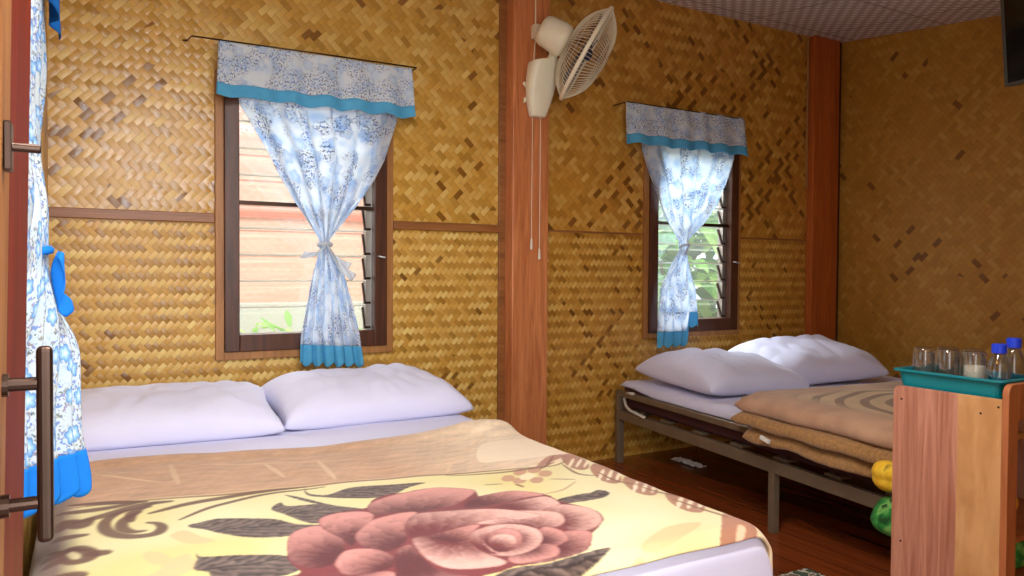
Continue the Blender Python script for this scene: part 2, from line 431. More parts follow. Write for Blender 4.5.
for a in ((y0, y0+.05, z0, z1), (y1-.05, y1, z0, z1), (y0+.05, y1-.05, z0, z0+.05), (y0+.05, y1-.05, z1-.05, z1)): box(bm, XL-.05, XL-.001, a[0], a[1], a[2], a[3])
fin('window_frame', bm, M_frame, t, bevel=.003)
for k in range(8):
    h = (z1-z0-.1)/8; R_ = Matrix.Translation((XL-.03, 0, z0+.05+h*(k+.5))) @ Matrix.Rotation(math.radians(-22), 4, 'Y')
    b = bmesh.new(); box(b, -.0025, .0025, y0+.052, y1-.052, -h*.53, h*.53, R_); fin('louvre_blade', b, M_glass, t)

# ------------------------------------------------------------------ curtains
def curtain(root, B, rows, knotz, hemz, M_c, M_h, dep, nf=7, seed=0, amp=.014, hemw=None, hemfn=None):
    """B maps (along, out, z) to the room. rows: (z, left, right). Cloth runs to hemz[0], blue hem to hemz[1]."""
    ztop = rows[0][0]; W0 = .85
    def pt(s, z):
        a0, a1 = interp(rows, z)
        w = (a1-a0); c_ = math.exp(-((z-knotz)/.06)**2)
        d = dep+amp*(1-.5*c_)*math.sin(2*PI*nf*s+seed+1.2*math.sin(z*3)+2*nz(s*3, z*2, seed))*(.35+.65*sstep(abs(z-knotz)/.12))
        d += .03*math.sin(PI*s)*math.exp(-((z-knotz)/.12)**2)+.012*nz(s*4, z*4, seed+9)
        ss = s+.025*math.sin(2*PI*nf*s*1.0+seed)*(1-abs(2*s-1))
        return B(a0+w*ss, -d, z)
    def hz(s): return 0 if hemfn is None else hemfn(s)
    me = grid(90, 170, lambda s, q: pt(s, lerp(ztop, hemz[0]+hz(s), q)), lambda s, q: (s*W0+seed, lerp(ztop, hemz[0], q)))
    solid(link('cloth', me, M_c, root), .0015)
    def hp(s, q): return pt(s, lerp(hemz[0]+hz(s), hemz[1]+hz(s)+.010*math.sin(2*PI*nf*s+seed), q))
    solid(link('hem', grid(90, 12, hp, lambda s, q: (s*W0, q*.06)), M_h, root), .0025)
def ribbon(root, B, kx, kz, dep, mat, ends, w=.03):
    bm = bmesh.new()
    tube(bm, [B(kx+.028*math.cos(a), -dep-.022*math.sin(a)-.012, kz+.006*math.sin(a)) for a in [2*PI*k/14 for k in range(14)]], .0085, 6, closed=True)
    fin('tie_band', bm, mat, root, smooth=True)
    for ex, ez in ends:
        def f(s, q):
            ax = lerp(kx, ex, q); az = lerp(kz, ez, q)-.02*math.sin(PI*q); ww = w*(.35+.65*q)
            return B(ax+(s-.5)*ww*.6, -dep-.045-.012*math.sin(6*q+s*3), az+(s-.5)*ww)
        solid(link('tie_end', grid(8, 14, f), mat, root, True), .0012)
def valance(root, B, a0, a1, b0, b1, zt, zb, dep, M_c, M_h, nf, seed, hem=.052):
    def pt(s, q):
        z = lerp(zt, zb, q); x0, x1 = lerp(a0, b0, q), lerp(a1, b1, q)
        am = .003+.009*q
        d = dep+am*math.sin(2*PI*nf*s+seed+1.6*nz(s*5, 0, seed))+.006*nz(s*9, q*3, seed)
        zz = z+q*.006*math.sin(2*PI*nf*s*1.0+seed+1+2*nz(s*3, 7, seed))+q*.006*nz(s*8, 1, seed)
        return B(lerp(x0, x1, s), -d, zz)
    k = 1-hem/(zt-zb)
    solid(link('cloth', grid(110, 24, lambda s, q: pt(s, q*k), lambda s, q: (s*1.1+seed, q*.22)), M_c, root), .0015)
    solid(link('hem', grid(110, 8, lambda s, q: pt(s, lerp(k, 1, q)), lambda s, q: (s, q)), M_h, root), .0025)
def B_back(a, o, z): return (a, o, z)
def B_left(a, o, z): return (XL-o, a, z)

t = empty('curtain', (0, 0, 0), label='floral curtain tied in the middle, hanging at the louvred window above the double bed', cat='curtain')
rows1 = [(1.90, .535, 1.262), (1.75, .55, 1.250), (1.562, .663, 1.19), (1.47, .708, 1.142), (1.357, .772, 1.068), (1.26, .838, .990), (1.19, .885, .935), (1.14, .888, .932), (1.04, .856, .995), (.90, .828, 1.035), (.76, .803, 1.070), (.60, .800, 1.092)]
curtain(t, B_back, rows1, 1.165, (.725, .637), M_fl, M_hem, .075, 6, 1.0, .010, hemfn=lambda s: -.02*s)
ribbon(t, B_back, .908, 1.165, .075, M_ribbon, [(.80, 1.12), (1.01, 1.07), (1.03, 1.02)])
t = empty('valance', (0, 0, 0), label='short floral valance with sky blue hem above the louvred window behind the double bed', cat='valance')
valance(t, B_back, .462, 1.305, .452, 1.325, 1.99, 1.765, .115, M_flv, M_hem, 6, .6)
bm = bmesh.new(); tube(bm, [(.352, -.045, 1.992), (.36, -.115, 1.992), (.9, -.118, 1.996), (1.33, -.115, 1.998), (1.335, -.03, 1.998)], .0035, 8); tube(bm, [(.34, 0, 2.002), (.352, -.045, 1.992)], .004)
tube(bm, [(1.335, -.03, 1.998), (1.335, 0, 1.998)], .004)
tag(fin('curtain_rod', bm, M_metal_dk, smooth=True), 'thin dark curtain rod above the double bed, its bare end sticking out left', 'curtain rod')

t = empty('curtain', (0, 0, 0), label='floral curtain tied in the middle at the window with green foliage, above the steel bed', cat='curtain')
rows2 = [(1.90, 2.70, 3.41), (1.74, 2.705, 3.40), (1.60, 2.758, 3.345), (1.46, 2.83, 3.275), (1.34, 2.90, 3.17), (1.24, 2.975, 3.045), (1.18, 2.98, 3.04), (1.08, 2.915, 3.065), (.957, 2.853, 3.115), (.80, 2.835, 3.14), (.62, 2.83, 3.15)]
curtain(t, B_back, rows2, 1.205, (.710, .628), M_fl, M_hem, .075, 5, 4.0, .010, hemfn=lambda s: .11*sstep((s-.66)/.08)*1.0)
ribbon(t, B_back, 3.01, 1.205, .075, M_ribbon, [(2.975, 1.16)], .02)
t = empty('valance', (0, 0, 0), label='short floral valance with turquoise hem above the window over the steel bed', cat='valance')
valance(t, B_back, 2.553, 3.449, 2.562, 3.485, 1.985, 1.762, .115, M_flv, M_hem, 6, 3.1)
bm = bmesh.new(); tube(bm, [(2.555, 0, 1.983), (2.56, -.115, 1.983), (3.0, -.117, 1.982), (3.44, -.115, 1.98), (3.445, 0, 1.98)], .0035, 8)
tag(fin('curtain_rod', bm, M_metal_dk, smooth=True), 'curtain rod inside the valance at the window over the steel bed', 'curtain rod')

t = empty('curtain', (0, 0, 0), label='blue flowered curtain with deep blue hem hanging behind the open door at far left', cat='curtain')
rows3 = [(1.80, -2.05, -1.15), (1.55, -2.0, -1.2), (1.30, -1.92, -1.40), (1.12, -1.84, -1.64), (1.05, -1.82, -1.67), (.95, -1.84, -1.67), (.80, -1.84, -1.68), (.60, -1.84, -1.68), (.50, -1.84, -1.68)]
def B_leftc(a, o, z):
    k = sstep((1.07-z)/.20)                      # the tied tail swings out over the bed
    k *= 1+.20*sstep((.74-z)/.12)
    return (XL-o*(1-.2*k)+k*(-.03+.112*max(0, min(1, (a+1.84)/.16))), a, z)
curtain(t, B_leftc, rows3, 1.08, (.690, .608), M_fl_near, M_hem_near, .036, 5, 7.0, .016)
ribbon(t, B_leftc, -1.75, 1.08, .04, M_hem_near, [(-1.725, .97)], .024)
t = empty('valance', (0, 0, 0), label='blue hemmed valance seen edge-on above the curtain behind the open door', cat='valance')
valance(t, B_left, -2.15, -1.10, -2.15, -1.06, 1.98, 1.66, .066, M_fl_near, M_hem_near, 5, 2.2, .13)
bm = bmesh.new(); tube(bm, [(XL, -2.17, 1.975), (XL+.07, -2.165, 1.975), (XL+.07, -1.08, 1.975), (XL, -1.075, 1.975)], .004, 8)
tag(fin('curtain_rod', bm, M_metal_dk, smooth=True), 'curtain rod on the wall behind the open door', 'curtain rod')

# ------------------------------------------------------------------ open door at the left with pull handle
t = struct(empty('door_1', (0, 0, 0)))
M_door = wood('door_wood', srgb(84, 22, 8), srgb(124, 36, 14), 'z', rough=.6, spec=.15)
M_doorp = wood('door_panel_wood', srgb(120, 74, 38), srgb(164, 112, 66), 'z', rough=.6, spec=.15)
DY0, DY1 = -3.10, -2.235
boxobj('door_leaf', -.108, -.080, DY0, DY1, .02, 2.02, M_door, t, .004)
bm = bmesh.new()
box(bm, -.0802, -.068, DY1-.27, DY1, .02, 2.02); box(bm, -.0802, -.068, DY0, DY0+.12, .02, 2.02); box(bm, -.0802, -.068, DY0+.12, DY1-.27, .02, .2); box(bm, -.0802, -.068, DY0+.12, DY1-.27, 1.9, 2.02)
fin('door_stile', bm, M_door, t, bevel=.003)
boxobj('door_moulding', -.080, -.067, DY1-.36, DY1-.272, .2, 1.9, M_doorp, t, .004)
hy = -2.55
for q in t.children:                          # leaf, stile and moulding tilted to match the door edge in the image
    q.matrix_basis = Matrix.Translation((-.075, 0, 1.25)) @ Matrix.Rotation(math.radians(1.1), 4, 'Y') @ Matrix.Translation((.075, 0, -1.25))
bm = bmesh.new(); box(bm, -.046, -.032, hy-.007, hy+.007, .786, .976)
h = fin('pull_handle', bm, M_metal_dk, t, bevel=.005, seg=3)
for z in (.94, .825):
    bm = bmesh.new(); tube(bm, [(-.074, hy, z), (-.045, hy, z)], .0065, 12); tube(bm, [(-.076, hy, z), (-.068, hy, z)], .011, 14)
    fin('handle_bracket', bm, M_metal_dk, h, smooth=False)
bm = bmesh.new(); box(bm, -.0685, -.062, hy-.03, hy-.006, 1.14, 1.185); tube(bm, [(-.066, hy-.015, 1.163), (-.04, hy-.012, 1.163)], .0045, 10)
fin('door_bolt', bm, M_metal_dk, t, bevel=.002)

# ------------------------------------------------------------------ draped cloth helper
def fold(a, e, rr):
    t_ = a-(e-rr)
    if t_ <= 0: return a, 0
    if t_ < PI/2*rr: return e-rr+rr*math.sin(t_/rr), rr*(1-math.cos(t_/rr))
    return e+.0*(t_-PI/2*rr), rr+(t_-PI/2*rr)
def drape_pt(a, b, x0, x1, y0, y1, zt, rr):
    if a > (x0+x1)/2: x, d1 = fold(a, x1, rr)
    else: x, d1 = fold(-a, -x0, rr); x = -x
    if b > (y0+y1)/2: y, d2 = fold(b, y1, rr)
    else: y, d2 = fold(-b, -y0, rr); y = -y
    return x, y, zt-d1-d2*1.0

# ------------------------------------------------------------------ double bed, left
BX0, BX1, BY0, BY1, BZ = -.10, 1.352, -2.205, -.06, .465
t = empty('double_bed', (0, 0, 0), label='low double bed base under the rose-patterned blanket', cat='bed')
M_bedwood = wood('bed_base_wood', srgb(90, 45, 22), srgb(130, 70, 36), 'x')
boxobj('frame', BX0+.03, BX1-.03, BY0+.03, BY1, .16, .22, M_bedwood, t, .004)
for x in (BX0+.05, BX1-.11):
    for y in (BY0+.05, BY1-.07): boxobj('leg', x, x+.06, y, y+.06, 0, .16, M_bedwood, t, .003)
tag(boxobj('mattress', BX0+.012, BX1-.012, BY0+.012, BY1-.005, .221, BZ-.006, M_maroon, None, .04), 'thick mattress of the double bed, under the pale sheet', 'mattress')
def sh(s, q):
    a = lerp(BX0-.16, BX1+.20, s); b = lerp(BY0-.25, BY1-.002, q)
    x, y, z = drape_pt(a, b, BX0, BX1, BY0, 9, BZ, .05)
    w = nz(x*3, y*3, 1)*.004+nz(x*9, y*7, 3)*.0015
    hang = max(0, BZ-.06-z)
    if a > BX1: x += .018*math.sin(b*9+a)*hang*2+.14*hang
    if b < BY0: y -= (.012*math.sin(a*11)+.01)*hang*3
    return (x, y, max(z, .03)+w)
o = solid(link('bed_sheet', grid(150, 170, sh), M_sheet), .002, 1)
tag(o, 'lavender white sheet covering the double bed, hanging over its foot below the rose blanket', 'bed sheet')

ROSE = [(0.347, -1.853), (0.373, -1.766), (0.401, -1.737), (0.443, -1.729), (0.456, -1.681), (0.503, -1.656), (0.577, -1.652), (0.612, -1.586), (0.663, -1.554), (0.704, -1.555), (0.765, -1.545), (0.847, -1.589), (0.873, -1.645), (0.86, -1.71), (0.938, -1.701), (1.015, -1.773), (1.017, -1.842), (1.054, -1.917), (1.042, -1.988), (1.002, -2.03), (0.944, -2.074), (0.908, -2.124), (0.843, -2.146), (0.77, -2.149), (0.717, -2.144), (0.679, -2.152), (0.635, -2.155), (0.602, -2.179), (0.53, -2.208), (0.357, -2.132), (0.29, -2.049), (0.249, -1.997), (0.314, -1.981), (0.345, -1.97), (0.34, -1.91)]
PETALS = [
    ([(0.366, -1.776), (0.403, -1.73), (0.447, -1.731), (0.471, -1.804), (0.457, -1.893), (0.419, -1.959), (0.366, -1.96), (0.343, -1.894)], (0.448, -1.951), 0),
    ([(0.454, -1.688), (0.501, -1.663), (0.561, -1.678), (0.574, -1.728), (0.509, -1.839), (0.47, -1.893), (0.464, -1.829), (0.449, -1.763)], (0.486, -1.896), 0),
    ([(0.58, -1.653), (0.607, -1.603), (0.657, -1.571), (0.719, -1.553), (0.792, -1.549), (0.847, -1.589), (0.877, -1.637), (0.846, -1.682), (0.784, -1.735), (0.734, -1.745), (0.677, -1.758), (0.638, -1.728), (0.579, -1.722)], (0.655, -1.812), 0),
    ([(0.255, -2.001), (0.341, -1.985), (0.413, -2.034), (0.493, -2.056), (0.49, -2.118), (0.41, -2.133), (0.29, -2.049)], (0.395, -1.997), 0),
    ([(0.496, -1.832), (0.535, -1.779), (0.569, -1.75), (0.635, -1.736), (0.671, -1.755), (0.622, -1.826), (0.583, -1.914), (0.54, -1.957), (0.499, -1.954), (0.486, -1.896)], (0.576, -1.977), 0),
    ([(0.416, -1.957), (0.451, -1.909), (0.497, -1.928), (0.52, -1.965), (0.524, -2.01), (0.49, -2.049), (0.422, -2.034), (0.412, -1.99)], (0.513, -2.067), 0),
    ([(0.787, -1.774), (0.83, -1.713), (0.926, -1.695), (0.977, -1.712), (1.015, -1.773), (0.946, -1.775), (0.859, -1.794)], (0.815, -1.789), 0),
    ([(0.833, -1.816), (0.937, -1.79), (1.008, -1.789), (1.005, -1.864), (0.946, -1.894), (0.875, -1.864)], (0.851, -1.834), 1),
    ([(0.927, -1.893), (1.003, -1.862), (1.054, -1.917), (1.033, -1.999), (0.974, -2.039), (0.927, -2.021), (0.929, -1.96)], (0.907, -1.948), 1),
    ([(0.9, -2.021), (0.962, -2.047), (0.921, -2.11), (0.881, -2.142), (0.816, -2.15), (0.77, -2.149), (0.757, -2.124), (0.838, -2.086)], (0.825, -2.079), 0),
    ([(0.84, -1.854), (0.935, -1.88), (0.969, -1.915), (0.947, -1.97), (0.899, -1.99), (0.862, -1.955)], (0.826, -1.981), 1),
    ([(0.885, -1.975), (0.911, -2.012), (0.896, -2.063), (0.861, -2.085), (0.828, -2.087), (0.837, -2.023)], (0.824, -2.037), 0),
    ([(0.764, -2.065), (0.835, -2.064), (0.848, -2.098), (0.825, -2.13), (0.79, -2.136), (0.733, -2.135), (0.722, -2.105)], (0.783, -2.056), 0),
    ([(0.523, -1.992), (0.553, -1.951), (0.58, -1.946), (0.576, -2.014), (0.582, -2.099), (0.621, -2.148), (0.63, -2.204), (0.545, -2.216), (0.479, -2.147), (0.503, -2.056)], (0.534, -2.045), 0),
    ([(0.592, -1.898), (0.615, -1.822), (0.661, -1.766), (0.722, -1.773), (0.791, -1.793), (0.861, -1.84), (0.924, -1.908), (0.86, -1.914), (0.766, -1.896), (0.69, -1.9), (0.624, -1.915)], (0.615, -1.952), 1),
    ([(0.592, -1.919), (0.626, -1.91), (0.674, -1.935), (0.698, -1.983), (0.699, -2.037), (0.715, -2.114), (0.672, -2.125), (0.601, -2.093), (0.579, -2.022)], (0.699, -1.942), 1),
    ([(0.629, -1.918), (0.702, -1.899), (0.763, -1.902), (0.709, -1.961), (0.702, -2.032), (0.665, -1.979)], (0.637, -1.964), 0),
    ([(0.73, -1.944), (0.78, -1.918), (0.836, -1.933), (0.866, -1.98), (0.847, -2.036), (0.806, -2.075), (0.748, -2.089), (0.712, -2.069), (0.707, -2.022)], (0.769, -2.008), 1),
    ([(0.732, -1.981), (0.777, -1.947), (0.819, -1.963), (0.809, -2.015), (0.771, -2.056), (0.729, -2.059), (0.721, -2.022)], (0.712, -2.031), 0),
    ([(0.737, -1.99), (0.773, -1.974), (0.798, -1.995), (0.786, -2.03), (0.755, -2.047), (0.729, -2.033)], (0.719, -2.035), 1),
    ([(0.702, -1.965), (0.735, -1.932), (0.784, -1.921), (0.83, -1.93), (0.778, -1.955), (0.738, -1.97), (0.716, -2.013), (0.718, -2.066), (0.695, -2.028)], (0.689, -2.057), 1),
    ([(0.758, -1.891), (0.823, -1.886), (0.879, -1.941), (0.866, -1.98), (0.839, -1.927), (0.787, -1.915)], (0.829, -1.968), 1),
]
LEAVES = [
    [(0.186, -1.591), (0.215, -1.575), (0.255, -1.564), (0.311, -1.586), (0.37, -1.626), (0.407, -1.694), (0.458, -1.73), (0.412, -1.736), (0.373, -1.766), (0.296, -1.731), (0.243, -1.674), (0.218, -1.631)],
    [(0.17, -1.859), (0.182, -1.807), (0.182, -1.77), (0.193, -1.801), (0.261, -1.819), (0.332, -1.857), (0.347, -1.896), (0.348, -1.955), (0.307, -1.972), (0.256, -1.955), (0.199, -1.924), (0.192, -1.882)],
    [(0.376, -1.544), (0.407, -1.496), (0.417, -1.539), (0.488, -1.558), (0.524, -1.623), (0.57, -1.683), (0.517, -1.689), (0.452, -1.711), (0.424, -1.688), (0.397, -1.607)],
    [(0.491, -1.377), (0.488, -1.44), (0.527, -1.481), (0.591, -1.441), (0.672, -1.451), (0.791, -1.48), (0.736, -1.508), (0.657, -1.571), (0.562, -1.54), (0.499, -1.487), (0.479, -1.445)],
    [(0.993, -1.838), (1.084, -1.81), (1.133, -1.806), (1.168, -1.793), (1.183, -1.822), (1.144, -1.852), (1.061, -1.865), (1.019, -1.861)],
    [(0.611, -2.194), (0.677, -2.156), (0.725, -2.148), (0.776, -2.158), (0.852, -2.151), (0.942, -2.148), (0.89, -2.184), (0.811, -2.212), (0.722, -2.229)],
    [(0.429, -1.429), (0.464, -1.477), (0.512, -1.58), (0.575, -1.668), (0.557, -1.676), (0.499, -1.582), (0.457, -1.503)],
]
STROKES = [
    ([(-0.066, -1.333), (0.061, -1.329), (0.24, -1.358), (0.491, -1.365), (0.708, -1.389), (0.879, -1.418), (1.043, -1.479), (1.178, -1.511), (1.251, -1.481)], 0.01, (132, 84, 62)),
    ([(0.119, -1.458), (0.21, -1.418), (0.334, -1.378), (0.491, -1.365)], 0.018, (90, 46, 34)),
    ([(0.176, -1.538), (0.262, -1.464), (0.379, -1.402), (0.538, -1.391)], 0.012, (90, 46, 34)),
    ([(0.874, -1.428), (1.001, -1.496), (1.127, -1.511), (1.212, -1.474)], 0.01, (132, 84, 62)),
    ([(-0.046, -1.299), (0.039, -1.317), (0.115, -1.349)], 0.022, (90, 46, 34)),
    ([(-0.065, -1.367), (0.017, -1.369), (0.104, -1.343)], 0.022, (90, 46, 34)),
    ([(-0.033, -1.449), (0.033, -1.428), (0.102, -1.379), (0.169, -1.378)], 0.026, (90, 46, 34)),
    ([(0.122, -1.407), (0.069, -1.414), (0.03, -1.468), (0.025, -1.527), (0.043, -1.581), (0.08, -1.615), (0.119, -1.614), (0.136, -1.579), (0.13, -1.545), (0.111, -1.527)], 0.02, (90, 46, 34)),
    ([(0.099, -1.439), (0.066, -1.479), (0.058, -1.537), (0.076, -1.577), (0.101, -1.583)], 0.018, (90, 46, 34)),
    ([(0.136, -1.369), (0.084, -1.439), (0.078, -1.501)], 0.018, (90, 46, 34)),
    ([(-0.065, -1.493), (-0.047, -1.442), (-0.023, -1.478), (-0.004, -1.441)], 0.03, (90, 46, 34)),
    ([(-0.074, -1.625), (-0.053, -1.636), (-0.036, -1.633), (-0.004, -1.657)], 0.012, (90, 46, 34)),
    ([(-0.053, -1.655), (-0.039, -1.631), (-0.022, -1.634), (-0.004, -1.669), (-0.007, -1.704), (-0.028, -1.711), (-0.045, -1.696), (-0.053, -1.655)], 0.022, (90, 46, 34)),
    ([(-0.004, -1.676), (0.026, -1.692)], 0.022, (90, 46, 34)),
    ([(-0.075, -1.703), (-0.055, -1.684)], 0.02, (90, 46, 34)),
    ([(-0.077, -1.655), (-0.059, -1.658)], 0.02, (90, 46, 34)),
    ([(-0.065, -1.786), (-0.039, -1.784), (-0.017, -1.791)], 0.028, (90, 46, 34)),
    ([(-0.066, -1.563), (-0.048, -1.552), (-0.011, -1.551)], 0.02, (90, 46, 34)),
    ([(0.968, -1.768), (1.069, -1.761), (1.158, -1.699)], 0.004, (186, 140, 115)),
    ([(1.362, -1.482), (1.387, -1.553), (1.414, -1.664)], 0.006, (132, 84, 62)),
    ([(0.924, -1.597), (0.967, -1.62)], 0.006, (132, 84, 62)),
    ([(0.996, -1.646), (1.0, -1.682)], 0.008, (132, 84, 62)),
    ([(1.104, -1.647), (1.165, -1.68)], 0.005, (132, 84, 62)),
    ([(1.182, -0.996), (0.967, -1.258), (0.888, -1.397)], 0.006, (225, 190, 150)),
    ([(0.008, -1.016), (0.162, -1.167)], 0.006, (220, 190, 150)),
    ([(0.595, -1.061), (0.584, -1.323)], 0.01, (214, 184, 150)),
    ([(0.951, -1.091), (0.912, -1.343)], 0.01, (214, 184, 150)),
    ([(0.446, -1.054), (0.466, -1.235)], 0.01, (212, 180, 146)),
    ([(0.201, -0.992), (0.203, -1.212)], 0.01, (210, 178, 142)),
    ([(0.282, -1.008), (0.561, -1.072), (0.872, -1.115)], 0.006, (215, 180, 140)),
    ([(1.254, -1.395), (1.174, -1.496), (1.134, -1.528)], 0.007, (132, 84, 62)),
    ([(1.223, -1.508), (1.206, -1.63), (1.244, -1.674)], 0.007, (132, 84, 62)),
    ([(1.265, -1.649), (1.268, -1.758), (1.303, -1.822)], 0.007, (132, 84, 62)),
    ([(1.285, -1.823), (1.3, -1.906), (1.327, -1.97)], 0.007, (132, 84, 62)),
    ([(1.281, -1.955), (1.291, -2.044), (1.3, -2.127)], 0.007, (132, 84, 62)),
]
